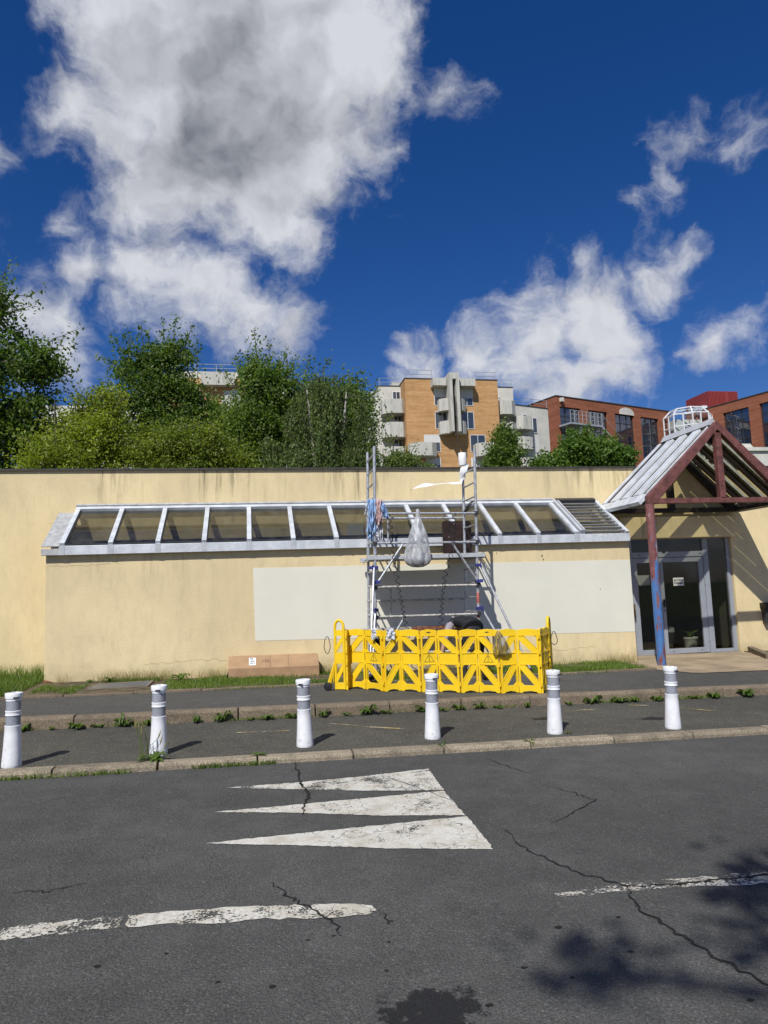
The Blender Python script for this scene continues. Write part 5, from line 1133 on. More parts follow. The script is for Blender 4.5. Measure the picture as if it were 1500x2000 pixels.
    leaf_cloud('crown', C, D, L, L*wd, material, root); return root
GT = 'trees rising behind the low building'
def sh(cx, cy, z, n, sx, h0, h1, m_, lean=0.3):
    out = []
    for k in range(n):
        x = cx+random.uniform(-sx, sx); h = random.uniform(h0, h1); out.append((x, cy+random.uniform(-.6,.6), z-abs(x-cx)*0.5, x+random.uniform(-lean, lean)+(x-cx)*0.25, cy+random.uniform(-.6,.6), z+h-abs(x-cx)*0.5, m_))
    return out
tree('broadleaf_tree', 'tall dark green broadleaf tree at the left edge, highest of the row', (-8.6,24.4,-0.2), [(-8.6,24,7.0,2.5,2.2,2.4,250),(-8.8,24,9.6,2.2,1.9,2.1,170),(-8.4,24,11.3,1.1,1.2,1.3,60),(-6.6,23.8,9.2,1.1,1.0,0.75,70),(-10.6,24,8.5,2.0,2.0,2.6,110),(-6.9,24,7.3,1.2,1.2,1.2,90)], 0.24, 0.150, 42, 'leaf_dark', GT, spread=0.26,
     shoots=[(-7.0,23.9,9.6,-5.35,23.8,10.55,46),(-7.2,23.9,9.3,-5.5,23.8,10.0,42),(-7.0,24,8.8,-5.6,24,9.2,46),(-7.9,24,11.2,-6.6,24,11.9,40),(-8.0,24,11.8,-7.5,24,12.9,36),(-7.7,24,11.0,-6.7,24,11.3,36),(-7.2,24,8.2,-5.7,24,8.5,46)])
tree('broadleaf_tree', 'slim dark green tree with upright twigs right of the tallest tree', (-3.9,30.2,-0.2), [(-4.1,30,10.0,1.75,1.6,1.7,170),(-4.3,30,11.5,1.35,1.3,1.1,64),(-3.0,30,11.5,0.95,1.0,1.4,52),(-3.8,30,8.2,2.1,1.8,1.6,200),(-2.6,30,9.6,1.1,1.1,1.5,110),(-1.45,30,8.9,1.0,1.0,1.35,90)], 0.20, 0.150, 44, 'leaf_dark', GT, spread=0.27,
     shoots=[(-3.1,30,12.2,-2.95,30,13.5,60),(-3.5,30,12.0,-3.5,30,13.2,50),(-2.7,30,12.0,-2.3,30,13.2,50),(-4.3,30,12.2,-4.4,30,13.1,50),(-5.1,30,11.8,-5.6,30,12.7,50),(-5.2,30,11.2,-6.0,30,11.6,50),(-2.5,30,11.4,-1.95,30,12.2,50),(-4.8,30,12,-5.0,30,12.8,40)])
tree('broadleaf_tree', 'large mid green broadleaf tree in the middle of the row behind the glass roof', (0.9,27.6,-0.2), [(0.4,27.4,8.6,1.75,1.6,1.7,240),(0.5,27.4,10.2,1.2,1.2,1.0,80),(2.2,27.4,9.3,1.4,1.4,1.2,130),(4.0,27.4,9.0,1.2,1.2,1.25,170),(-0.2,27.4,7.2,2.0,1.7,1.6,280),(3.6,27.4,7.2,1.5,1.4,1.3,150)], 0.23, 0.135, 50, 'leaf_mid', GT, spread=0.25,
     shoots=[(0.4,27.4,10.7,0.25,27.4,11.95,60),(0.8,27.4,10.5,0.85,27.4,11.6,50),(1.2,27.4,10.3,1.55,27.4,11.35,50),(-0.2,27.4,10.2,-0.5,27.4,11.0,46),(-0.5,27.4,9.7,-1.1,27.4,10.4,46),(2.2,27.4,10.1,2.4,27.4,11.1,46),(2.8,27.4,10.0,3.2,27.4,11.0,46),(4.2,27.4,9.4,4.3,27.4,10.4,44),(4.7,27.4,8.9,5.1,27.4,9.7,44),(4.8,27.4,8.2,5.6,27.4,8.6,40),(1.6,27.4,10.2,1.9,27.4,11.0,40),(4.9,27.4,7.6,5.7,27.4,7.7,36)])
tree('shrub_tree', 'rounded yellow green shrub tree behind the left part of the roof edge', (-4.5,20.9,-0.2), [(-4.6,20.7,5.4,1.6,1.3,1.35,250),(-4.2,20.7,6.6,1.05,1.0,1.2,130),(-5.6,20.7,5.3,0.95,1.0,1.3,110)], 0.13, 0.092, 66, 'leaf_yellow', GT, spread=0.21, stems=3, shoots=sh(-4.2,20.7,7.3,7,0.6,0.25,0.7,40))
tree('shrub_tree', 'low olive green shrub tree between the yellow green one and the large tree', (-1.9,20.8,-0.2), [(-2.1,20.6,5.4,1.35,1.1,1.1,210),(-1.3,20.6,5.9,0.85,0.9,0.95,100),(-2.9,20.6,5.9,0.8,0.9,0.85,80),(-0.5,20.9,5.3,0.7,0.8,0.8,80)], 0.12, 0.090, 64, 'leaf_olive', GT, spread=0.21, stems=3, shoots=sh(-1.7,20.6,6.4,6,0.7,0.2,0.55,34))
tree('broadleaf_tree', 'dark green broadleaf tree filling the gap behind the low shrubs', (-6.2,26.5,-0.2), [(-6.4,26.5,6.6,2.2,1.4,1.6,200),(-2.2,26.8,6.9,1.7,1.3,1.3,150)], 0.18, 0.14, 44, 'leaf_dark', GT, spread=0.27)
def weeping(name, label, base, cx, cy, zt, rx, ry, zlow, n):
    root = thing(name, label, 'tree', base, GT); base = Vector(base); mt = MB(); mbr = MB(); Cc = []; Dd = []
    for k, dx in enumerate((-0.25, 0.35)):
        mt.tube([base+Vector((dx*0.6,0,-0.3)), Vector((cx+dx,cy,4.0)), Vector((cx+dx*1.6,cy-0.1,6.5)), Vector((cx+dx*2.2,cy,zt-0.4))], [0.13,0.10,0.065,0.02], 8, cap=False)
    for k in range(26):
        a = random.uniform(0, 6.283); rr = random.uniform(0.4, 1.0); p = Vector((cx+random.uniform(-.4,.5), cy, random.uniform(4.5, zt-0.8))); q = Vector((cx+rx*rr*math.cos(a), cy+ry*rr*math.sin(a), min(zt-0.2, p.z+random.uniform(0.4, 1.3)))); twig(mbr, p, q, 0.028, 0.008, 0.35, 5, 6)
    for k in range(n//14):
        a = random.uniform(0, 6.283); rr = math.sqrt(random.random()); x0, y0 = cx+rx*rr*math.cos(a), cy+ry*rr*math.sin(a)
        top = zt - 1.6*rr**2.4 + 0.8*mnoise.noise(Vector((x0*1.3, y0*1.3, 3))) - random.random()**1.6*2.4; top = max(top, zlow+0.6); lnb = random.uniform(0.8, 2.6)
        for j in range(random.randint(8, 20)):
            x, y = x0+random.gauss(0, 0.15), y0+random.gauss(0, 0.13); dome = top+random.gauss(0, 0.12); zb = max(zlow, dome-lnb*random.uniform(0.55, 1.1)); zb = min(zb, dome-0.15)
            p = Vector((x, y, dome)); q = Vector((x+random.gauss(0, 0.07), y+random.gauss(0, 0.07), zb)); twig(mbr, p, q, 0.005, 0.002, 0.0, 3, 3)
            m_ = int(36*(dome-zb))+6; t_ = RNG.uniform(0, 1, m_)[:,None]
            Cc.append(np.array(p)+np.array(q-p)*t_+RNG.normal(0, 0.04, (m_,3))); Dd.append(RNG.normal(0, 0.4, (m_,3))+np.array([0,0,-1.0]))
    mt.build('trunk', 'bark_pale', root, smooth=True); mbr.build('branches', 'bark', root, smooth=True)
    C = np.concatenate(Cc); D = np.concatenate(Dd); L = 0.082*RNG.uniform(0.6, 1.35, len(C)); leaf_cloud('crown', C, D, L, L*0.6, 'leaf_birch', root)
weeping('weeping_birch', 'weeping birch with pale trunks and hanging strands behind the scaffold', (2.2,23.2,-0.2), 2.45, 23.0, 8.75, 1.8, 1.3, 5.3, 800)
GS = 'young trees before the far buildings'
tree('young_tree', 'slender young tree in front of the ochre brick apartments', (13.1,35.2,-0.5), [(13.15,35,8.3,1.05,0.9,1.25,150),(13.25,35,9.4,0.6,0.6,0.75,60),(12.5,35,7.9,0.7,0.7,0.7,40)], 0.12, 0.17, 34, 'leaf_mid', GS, spread=0.22, shoots=[(13.2,35,9.7,13.25,35,10.35,40),(13.6,35,9.2,13.9,35,9.8,36),(12.8,35,9.0,12.5,35,9.6,30)])
tree('young_tree', 'spreading bright green tree in front of the red brick offices', (17.8,35.2,-0.5), [(17.6,35,8.7,1.4,1.2,1.1,170),(18.9,35,8.5,1.2,1.1,0.9,120),(16.2,35,8.1,1.2,1.0,0.7,90),(19.9,35,8.3,0.7,0.7,0.6,40),(15.3,35,7.9,0.9,0.8,0.45,50)], 0.14, 0.19, 36, 'leaf_fresh', GS, spread=0.24, shoots=[(17.9,35,9.5,18.1,35,10.2,40),(17.2,35,9.4,17.0,35,9.9,40),(18.8,35,9.2,19.0,35,9.8,40),(15.3,35,8.2,15.1,35,8.7,34),(19.9,35,8.6,20.5,35,8.9,30)])
tree('young_tree', 'low leafy shrub peeping over the wall left of the apartments', (5.9,26.3,-0.4), [(5.7,26,6.3,0.8,0.7,0.7,110),(6.6,26,6.0,0.6,0.6,0.5,50)], 0.08, 0.11, 40, 'leaf_birch', GS, spread=0.18, shoots=[(5.4,26,6.8,5.3,26,7.4,30),(6.0,26,6.7,6.3,26,7.2,30)])
tree('street_tree', 'broadleaf street tree behind the viewer whose shadow dapples the road', (-0.2,-6.4,0.0), [(0.9,-4.3,9.4,1.7,1.1,1.2,40),(-1.15,-3.35,9.0,0.75,0.28,0.3,11),(-1.60,-3.90,9.0,0.30,0.22,0.3,6),(-2.55,-4.0,9.0,0.22,0.15,0.2,3),(-1.9,-4.6,9.0,0.35,0.2,0.2,3)], 0.2, 0.15, 26, 'leaf_mid', spread=0.22)

# ---- grass and weeds
def grass(name, label, pts, hts, wid, material, cat='grass'):
    n = len(pts); a = RNG.uniform(0, 6.283, n); b = RNG.uniform(0, 6.283, n); ln = RNG.uniform(0.15, 0.75, n)
    s = np.stack([np.cos(a), np.sin(a), np.zeros(n)], 1)*(wid*RNG.uniform(0.6, 1.4, n))[:,None]; le = np.stack([np.cos(b), np.sin(b), np.zeros(n)], 1)*(hts*ln)[:,None]
    z = np.zeros((n,3)); z[:,2] = hts
    p0 = pts-s; p1 = pts+s; m0 = pts+z*0.55+le*0.35-s*0.75; m1 = pts+z*0.55+le*0.35+s*0.75; tp = pts+z*0.95+le
    co = np.stack([p0,p1,m1,m0,tp], 1).reshape(-1,3); k = np.arange(n)*5
    f = np.stack([k,k+1,k+2, k,k+2,k+3, k+3,k+2,k+4], 1).ravel(); o = fast_mesh(name, co, f, 3, material); return tag(o, label, cat, kind='stuff')
def scatter(n, x0, x1, y0, y1, h, clump=0.0, thr=0.0):
    P_ = []
    while len(P_) < n:
        x = random.uniform(x0, x1); y = random.uniform(y0(x) if callable(y0) else y0, y1(x) if callable(y1) else y1)
        if clump and mnoise.noise(Vector((x*clump, y*clump, 1.7)))+random.uniform(-0.25, 0.25) < thr: continue
        P_.append((x, y, slope(x)+h))
    return np.array(P_)
p = scatter(17000, -9.5, -3.57, lambda x: edge_y(x)+0.02, 14.5, H_UP+0.01); grass('grass_bank', 'thick green grass at the left end of the wall', p, RNG.uniform(0.05, 0.20, len(p))*(1+0.6*(p[:,1] > 13.9)), 0.005, 'grass')
p = scatter(7500, -3.4, -1.6, lambda x: edge_y(x)+0.04, lambda x: 13.3, H_UP+0.01, 1.1, 0.0); p2 = scatter(11000, -1.45, 2.6, lambda x: edge_y(x)+0.06, 13.33, H_UP+0.01, 0.9, -0.15); p = np.concatenate([p[(p[:,0] < -2.7) | (p[:,1] > 13.05)], p2])
grass('grass_strip', 'short green grass strip at the foot of the extension wall', p, RNG.uniform(0.025, 0.085, len(p)), 0.0045, 'grass')
p = scatter(9000, 4.2, 7.1, lambda x: edge_y(x)+0.05, 13.33, H_UP+0.01, 1.0, -0.1); grass('grass_strip', 'short grass strip at the wall foot right of the barrier', p, RNG.uniform(0.025, 0.10, len(p)), 0.0045, 'grass')
p = scatter(2600, -3.3, 7.5, 13.12, 13.35, H_UP+0.01, 1.6, 0.05); grass('dry_grass', 'dry straw coloured grass tips along the wall foot', p, RNG.uniform(0.06, 0.26, len(p)), 0.0022, 'grass_dry')
p = np.concatenate([scatter(1300, -4.5, -1.15, NEAR0-0.055, NEAR0+0.02, 0.0, 3.1, -0.12), scatter(380, -1.2, 0.2, NEAR0-0.035, NEAR0+0.012, 0.0, 2.5, 0.1)]); grass('gutter_grass', 'short grass growing in the gutter along the road kerb', p, RNG.uniform(0.02, 0.065, len(p)), 0.0035, 'grass')
p = np.concatenate([scatter(2400, -6.0, 9.0, FAR0-0.05, FAR0+0.005, H_LOW, 1.5, 0.12), scatter(900, -6, 7, lambda x: edge_y(x)-0.05, lambda x: edge_y(x)+0.01, H_UP, 1.3, 0.05)]); grass('kerb_grass', 'thin grass and moss along the pavement kerb', p, RNG.uniform(0.015, 0.055, len(p)), 0.0035, 'grass')
def weed_mesh(seed, n, ln, wd, up):
    rnd = random.Random(seed); mb = MB()
    for k in range(n):
        a = rnd.uniform(0, 6.283); L = ln*rnd.uniform(0.55, 1.2); e = up*rnd.uniform(0.5, 1.3); w = wd*rnd.uniform(0.7, 1.3); d = Vector((math.cos(a), math.sin(a), 0)); s = Vector((-d.y, d.x, 0)); pr = []
        for i in range(6):
            f = i/5; c = d*L*f*(1-0.15*f) + Vector((0, 0, L*(e*f-e*0.85*f*f)+0.004)); ww = w*math.sin(math.pi*min(0.97, 0.12+f*0.86))*(1+0.25*(i % 2)); pr.append((c-s*ww+Vector((0,0,0.25*ww)), c, c+s*ww+Vector((0,0,0.25*ww))))
        vs = [v for t3 in pr for v in t3]; fs = []
        for i in range(5): fs += [(3*i, 3*i+1, 3*i+4, 3*i+3), (3*i+1, 3*i+2, 3*i+5, 3*i+4)]
        mb.add(vs, fs)
    o = mb.build('weed', 'weed', None, smooth=True); me = o.data; bpy.data.objects.remove(o, do_unlink=True); return me
WM = [weed_mesh(11, 18, 0.15, 0.020, 1.3), weed_mesh(12, 13, 0.12, 0.014, 1.0), weed_mesh(13, 26, 0.17, 0.013, 1.8), weed_mesh(14, 16, 0.20, 0.026, 1.1)]
sizes = {0: 'broad leaved', 1: 'small', 2: 'spiky', 3: 'large'}
spots = [(-2.77,0,.8,'at the foot of the kerb just right of the leftmost bollard'),(-2.44,1,.8,'in the kerb gap a step right of the leftmost bollard'),(-2.14,3,.9,'under the kerb in line with the grating'),(-1.9,1,.9,'beside the large one below the grating'),(-1.61,2,.9,'against the kerb left of the second bollard'),(-1.3,0,.7,'against the kerb hard left of the second bollard'),(-0.72,0,.8,'against the kerb hard right of the second bollard'),(-0.40,2,.9,'with upright blades right of the second bollard'),(-0.05,1,.7,'in line with the left edge of the grey patch'),(0.16,3,.7,'in line with the shipping label'),(0.50,0,.75,'behind the third bollard'),(0.90,2,.7,'just right of the third bollard'),(1.2,1,.8,'before the left wheel of the barrier'),(1.50,2,.95,'bright one below the left barrier panels'),(1.75,1,.9,'under the first warning triangle'),(2.25,0,.8,'hard left of the fourth bollard'),(2.5,1,.9,'hard right of the fourth bollard'),(2.75,0,.75,'below the middle barrier panels'),(3.05,2,.6,'below the eighth barrier panel'),(3.3,1,.85,'below the third warning triangle'),(3.72,0,.6,'below the right barrier corner'),(4.35,1,.9,'hard right of the fifth bollard'),(4.72,0,1,'between fifth and last bollards, nearest the fifth'),(5.12,3,.8,'large clump halfway between fifth and last bollards'),(5.35,0,.9,'right of the large clump before the door'),(5.72,3,.75,'hard left of the last bollard'),(6.3,1,.9,'hard right of the last bollard'),(6.62,3,.8,'in line with the side light'),(7.15,3,1.0,'at the right edge of the picture')]
for k, (x, kd, s, where) in enumerate(spots):
    o = bpy.data.objects.new('weed', WM[kd]); COL.objects.link(o); o.location = (x, FAR0-0.03-random.uniform(0, 0.05), slope(x)+H_LOW-0.004); s *= 1.2; o.scale = (s, s*0.8, s*random.uniform(0.9, 1.2)); o.rotation_euler = (0, 0, random.uniform(0, 6.28)); tag(o, '%s green weed %s' % (sizes[kd], where), 'weed', 'weeds along the kerbs')
for x, y, h, kd, s, where in [(-0.965,7.46,H_LOW-0.01,3,1.0,'spreading at the foot of the second bollard'),(0.03,7.42,H_LOW,1,0.9,'on the road kerb left of the third bollard'),(1.93,7.42,0.02,2,0.5,'in the kerb joint under the fourth bollard'),(2.87,7.36,0.02,2,0.55,'in the kerb joint between fourth and fifth bollards'),(-1.25,13.1,H_UP+0.01,3,1.25,'leafy by the wall left of the cardboard box'),(-2.42,13.12,H_UP+0.03,0,0.9,'growing by the wall over the grating'),(-2.75,13.15,H_UP+0.02,1,1.1,'by the bare bricks at the wall foot'),(3.45,7.68,H_LOW,1,0.5,'at the foot of the fifth bollard')]:
    o = bpy.data.objects.new('weed', WM[kd]); COL.objects.link(o); o.location = (x, y, slope(x)+h); o.scale = (s, s, s*1.1); o.rotation_euler = (0, 0, random.uniform(0, 6.28)); tag(o, '%s green weed %s' % (sizes[kd], where), 'weed', 'weeds along the kerbs')
TG = thing('tall_grass', 'tall wild barley stalks with pale ears beside the second bollard', 'grass', (-1.06, 7.5, slope(-1)+H_LOW))
for k in range(9):
    mb = MB(); x, y = -1.06+random.uniform(-0.05, 0.07), 7.50+random.uniform(-0.04, 0.05); h = random.uniform(0.20, 0.40); dx = random.uniform(-0.09, 0.03); z = slope(x)+H_LOW
    if k > 5: h *= 0.5; dx += 0.2
    mb.tube([(x,y,z), (x+dx*0.4,y,z+h*0.6), (x+dx,y-0.01,z+h)], [0.0028,0.0024,0.0018], 5); mb.build('stalk', 'grass', TG)
    mb = MB(); mb.tube([(x+dx,y-0.01,z+h-0.005), (x+dx*1.08,y-0.01,z+h+0.03), (x+dx*1.2,y-0.01,z+h+0.085)], [0.003,0.0085,0.001], 6); mb.build('ear', 'grass_dry', TG)

# ================================================================== far buildings
def part(root, name, material, *boxes, bevel=0.0):
    mb = MB()
    for b in boxes: mb.box(*b)
    return mb.build(name, material, root, bevel=bevel)
def window(root, x0, x1, z0, z1, y, shutter=0.0, cols=2, mt='glass_apt'):
    w = part(root, 'window', 'white_frame', (x0-0.05,x1+0.05,y-0.05,y+0.02,z0-0.05,z0), (x0-0.05,x1+0.05,y-0.05,y+0.02,z1,z1+0.05), (x0-0.05,x0,y-0.051,y+0.02,z0,z1), (x1,x1+0.05,y-0.051,y+0.02,z0,z1))
    zs = z1-(z1-z0)*shutter
    if shutter: part(w, 'shutter', 'shutter', (x0,x1,y-0.035,y-0.008,zs,z1))
    if zs > z0+0.05:
        for k in range(cols): a = x0+(x1-x0)*k/cols; b = x0+(x1-x0)*(k+1)/cols; part(w, 'pane', mt, (a+0.03,b-0.03,y-0.03,y-0.012,z0+0.02,zs-0.02))
        part(w, 'mullion', 'white_frame', *[(x0+(x1-x0)*k/cols-0.028,x0+(x1-x0)*k/cols+0.028,y-0.042,y-0.005,z0,zs) for k in range(1, cols)]) if cols > 1 else None
    return w
def balcony(root, x0, x1, y, dep, z0, z1, ch=0.5, side=0):
    poly = [(x0, y), (x0, y-dep+ch) if side <= 0 else (x0, y-dep), (x0+ch, y-dep) if side <= 0 else (x0, y-dep), (x1-ch, y-dep) if side >= 0 else (x1, y-dep), (x1, y-dep+ch) if side >= 0 else (x1, y-dep), (x1, y)]
    pp = []
    for p in poly:
        if not pp or (abs(p[0]-pp[-1][0])+abs(p[1]-pp[-1][1])) > 1e-6: pp.append(p)
    mb = MB(); cx = (x0+x1)/2; t_ = 0.14; n = len(pp); inn = [(cx+(u-cx)*(1-2*t_/(x1-x0)), min(y, w+(t_ if w < y-0.01 else 0))) for u, w in pp]
    mb.prism(pp, z0, z0+0.18, 'z')
    vs = [(u, w, z0+0.181) for u, w in pp]+[(u, w, z1) for u, w in pp]+[(u, w, z0+0.181) for u, w in inn]+[(u, w, z1) for u, w in inn]; fs = []
    for i in range(n-1): fs += [(i, i+1, n+i+1, n+i), (2*n+i, 3*n+i, 3*n+i+1, 2*n+i+1), (n+i, n+i+1, 3*n+i+1, 3*n+i)]
    fs += [(0, n, 3*n, 2*n), (n-1, 2*n+n-1, 3*n+n-1, n+n-1)]
    mb.add(vs, fs); return mb.build('balcony', 'concrete', root)
def railing(root, pts, h=1.0):
    mb = MB()
    for a, b in zip(pts[:-1], pts[1:]):
        for f in (0.5, 1.0): mb.tube([(a[0],a[1],a[2]+h*f), (b[0],b[1],b[2]+h*f)], 0.035, 5)
        L = (Vector(b)-Vector(a)).length; n = max(1, int(L/2.0))
        for i in range(n+1): p = Vector(a).lerp(Vector(b), i/n); mb.tube([p, p+Vector((0,0,h))], 0.035, 5)
    return mb.build('roof_railing', 'galv', root)
AP = thing('apartment_block', 'ochre brick and white apartment block with concrete balconies behind the wall', 'building', (24, 86, -0.5))
part(AP, 'brick_front', 'brick_orange', (18.2,29.7,80,92,-0.5,26.5)); part(AP, 'parapet', 'coping', (18.15,29.75,79.95,92.05,26.502,26.62))
part(AP, 'white_wing', 'apt_white', (15.45,18.19,82.4,93,-0.5,26.25)); part(AP, 'white_wing', 'apt_white', (29.71,32.6,82.4,93,-0.5,26.35)); part(AP, 'parapet', 'coping', (15.40,18.19,82.35,93,26.252,26.36)); part(AP, 'parapet', 'coping', (29.71,32.65,82.35,93,26.352,26.46))
mb = MB(); mb.prism([(15.45,82.6),(15.45,93),(11.5,93),(13.4,84.6)], -0.5, 24.9, 'z'); mb.build('white_wing', 'apt_white', AP)
mb = MB(); mb.prism([(32.6,82.6),(38.0,84.4),(38.0,93),(32.6,93)], -0.5, 24.2, 'z'); LW = mb.build('white_wing', 'apt_white', AP)
mb = MB(); mb.prism([(32.6,82.55),(38.05,84.35),(38.05,93),(32.6,93)], 24.202, 24.32, 'z'); mb.build('parapet', 'coping', AP)
part(AP, 'penthouse', 'apt_white', (17.5,23.4,84,91,26.3,27.35)); part(AP, 'chimney', 'concrete', (26.2,27.5,84,85,26.6,27.6)); part(AP, 'chimney_cap', 'coping', (26.0,27.7,83.8,85.2,27.602,27.75))
for a in ((16.0,18.75,22.9,24.55),(16.0,18.75,20.0,21.75),(16.0,18.75,17.2,18.8)): balcony(AP, a[0]-0.4, 18.6, 82.38, 1.9, a[2]-0.4, a[3]-0.35, 0.7)
for a in ((22.5,24.2),(19.9,21.5),(17.1,18.7)): balcony(AP, 29.75, 32.3, 82.38, 1.9, a[0], a[1], 0.7)
for x, z in ((17.2,24.7),(17.25,21.85),(17.2,18.75)): window(AP, x, x+0.85, z, z+0.85, 82.39)
for z in (24.75,22.0): window(AP, 13.9+0.3, 15.0, z, z+0.9, 82.95, 1.0)
window(AP, 29.9, 30.7, 24.3, 25.2, 82.39, 0.6)
# middle bay
for x0, x1 in ((21.75,23.45),(25.0,26.45)):
    window(AP, x0, x1, 23.35, 25.5, 79.99, 0.55 if x0 < 24 else 0.6); window(AP, x0, x1, 20.5, 22.5, 79.99)
part(AP, 'concrete_beam', 'concrete', (21.3,22.94,78.7,79.98,25.4,26.3), (24.36,26.5,78.7,79.98,25.4,26.3))
part(AP, 'concrete_fin', 'concrete', (23.05,23.42,77.9,79.98,19.7,26.75)); part(AP, 'concrete_fin', 'concrete', (23.88,24.25,77.9,79.98,19.7,26.75)); part(AP, 'fin_cap', 'concrete', (23.422,23.878,77.95,79.98,26.0,26.7))
for z0, z1 in ((22.4,23.85),(19.65,21.15)):
    balcony(AP, 22.05, 23.03, 79.98, 1.3, z0, z1, 0.55, -1); balcony(AP, 24.27, 25.25, 79.98, 1.3, z0, z1, 0.5, 1)
for z in (21.9, 24.2): part(AP, 'drain_pipe', 'dark', (23.60,23.68,77.8,77.88,z-3.6,z-0.4))
window(AP, 20.3, 22.15, 17.7, 19.7, 79.99, 0.45); window(AP, 25.95, 27.75, 17.7, 19.7, 79.99); window(AP, 20.4, 22.1, 14.9, 16.9, 79.99, 0.4); window(AP, 25.95, 27.75, 14.9, 16.9, 79.99, 0.5)
for z in (16.9, 14.2): balcony(AP, 18.25, 21.4, 79.98, 1.9, z, z+1.55, 0.7); balcony(AP, 26.2, 29.0, 79.98, 1.9, z, z+1.55, 0.7)
# receding right wing: built along its own line
WV = Vector((5.4,1.8,0)).normalized()
RW = bpy.data.objects.new('side_wing', None); COL.objects.link(RW); RW.parent = AP; RW.location = Vector((32.6,82.58,0))-wloc(AP); RW.rotation_euler = (0,0,math.atan2(1.8,5.4))
TMP = bpy.data.objects.new('tmp', None); COL.objects.link(TMP)
for z0, z1 in ((20.85,22.5),(18.35,19.9),(15.8,17.3)): balcony(TMP, -0.4, 2.1, -0.01, 1.5, z0, z1, 0.6)
for z in (20.9,18.4,15.9): window(TMP, 3.0, 3.65, z, z+1.85, -0.01, 1.0 if z < 20 else 0.0, 1)
for z in (22.45,19.9,17.3): window(TMP, 1.4, 2.05, z, z+0.6, -0.01, 0, 1)
for o in list(TMP.children): o.parent = AP; o.location = RW.location; o.rotation_euler = RW.rotation_euler
bpy.data.objects.remove(TMP, do_unlink=True)
bpy.data.objects.remove(RW, do_unlink=True)
railing(AP, [(15.6,82.6,26.3),(18.2,82.6,26.3)]); railing(AP, [(18.3,80.3,26.6),(21.6,80.3,26.6)], 1.1); railing(AP, [(27.0,80.3,26.6),(29.6,80.3,26.6)], 1.0); railing(AP, [(29.9,82.6,26.4),(32.5,82.6,26.4)]); railing(AP, [(32.7,82.8,24.3),(37.9,84.5,24.3)])
# second block glimpsed through the trees
A2 = thing('apartment_block', 'second ochre apartment block glimpsed between the trees', 'building', (-4, 80, -0.5))
part(A2, 'brick_front', 'brick_orange', (-8.4,1.5,77,88,-0.5,25.2)); part(A2, 'concrete_beam', 'concrete', (-5.0,-1.5,76,76.98,24.2,25.6)); part(A2, 'roof_slab', 'apt_white', (-8.2,-1.0,77.5,86,25.202,26.1)); part(A2, 'white_wing', 'apt_white', (-22,-8.42,79,88,-0.5,22.5)); part(A2, 'white_wing', 'apt_white', (1.52,9.5,79,88,-0.5,24.6))
for z in (22.0,19.0,16.0,13.0): window(A2, -6.6, -5.0, z, z+1.8, 76.99); window(A2, -2.6, -1.0, z, z+1.8, 76.99, 0.5); balcony(A2, -2.9, 0.2, 76.98, 1.6, z-0.4, z+0.9, 0.6)
for z in (20.5,17.5,14.5,11.5): window(A2, -12.5, -11.2, z, z+1.2, 78.99, 0.3); window(A2, -16.5, -15.2, z, z+1.2, 78.99); window(A2, 4.0, 5.3, z, z+1.2, 78.99)
railing(A2, [(-8.0,77.8,26.1),(-1.2,77.8,26.1)], 0.9)

# red brick offices: two wings at right angles with a glazed stair between
def office(name, label, P0, ang, length, depth, zt, wins, winz, extra=None):
    root = bpy.data.objects.new(name, None); COL.objects.link(root); root.location = (P0[0], P0[1], -0.5); root.rotation_euler = (0,0,ang); tag(root, label, 'building')
    zt += 0.5
    def B(nm, material, parent, *boxes, bevel=0.0):
        mb = MB()
        for b in boxes: mb.box(*b)
        o = mb.build(nm, material, parent, local=True); return o
    rec = 0.22
    zb, zh = winz[0]+0.5, winz[1]+0.5
    boxes = [(0,length,0,0.5,zh,zt),(0,length,0,0.5,0,zb)]; xs = [0]+[v for w in wins for v in w]+[length]
    for a, b in zip(xs[0::2], xs[1::2]): boxes.append((a,b,0.0,0.5,zb,zh))
    boxes += [(0.0,length,depth-0.4,depth,0,zt),(0,0.4,0.5,depth-0.4,0,zt),(length-0.4,length,0.5,depth-0.4,0,zt)]
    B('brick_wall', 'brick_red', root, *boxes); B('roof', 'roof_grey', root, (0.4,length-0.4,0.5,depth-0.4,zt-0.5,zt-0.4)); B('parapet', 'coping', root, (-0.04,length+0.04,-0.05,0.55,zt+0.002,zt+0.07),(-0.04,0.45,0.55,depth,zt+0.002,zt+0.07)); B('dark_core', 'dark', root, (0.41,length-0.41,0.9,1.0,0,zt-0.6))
    rows = max(2, int((zh-zb)/0.76))
    for (a, b) in wins:
        fr = []
        for k in range(4): x = a+(b-a)*k/3; fr.append((max(a, x-0.035), min(b, x+0.035), rec-0.05, rec+0.05, zb, zh))
        for r_ in range(rows+1): z = zb+(zh-zb)*r_/rows; fr.append((a+0.036, b-0.036, rec-0.045, rec+0.045, max(zb, z-0.03), min(zh, z+0.03)))
        w = B('window', 'dark', root, *fr)
        for k in range(3):
            for r_ in range(rows):
                x0, x1 = a+(b-a)*k/3+0.036, a+(b-a)*(k+1)/3-0.036; z0, z1 = zb+(zh-zb)*r_/rows+0.031, zb+(zh-zb)*(r_+1)/rows-0.031
                o = B('pane', 'glass_far', w, (x0,x1,rec-0.012,rec+0.012,z0,z1)); 
    if extra: extra(root, B, zt)
    return root
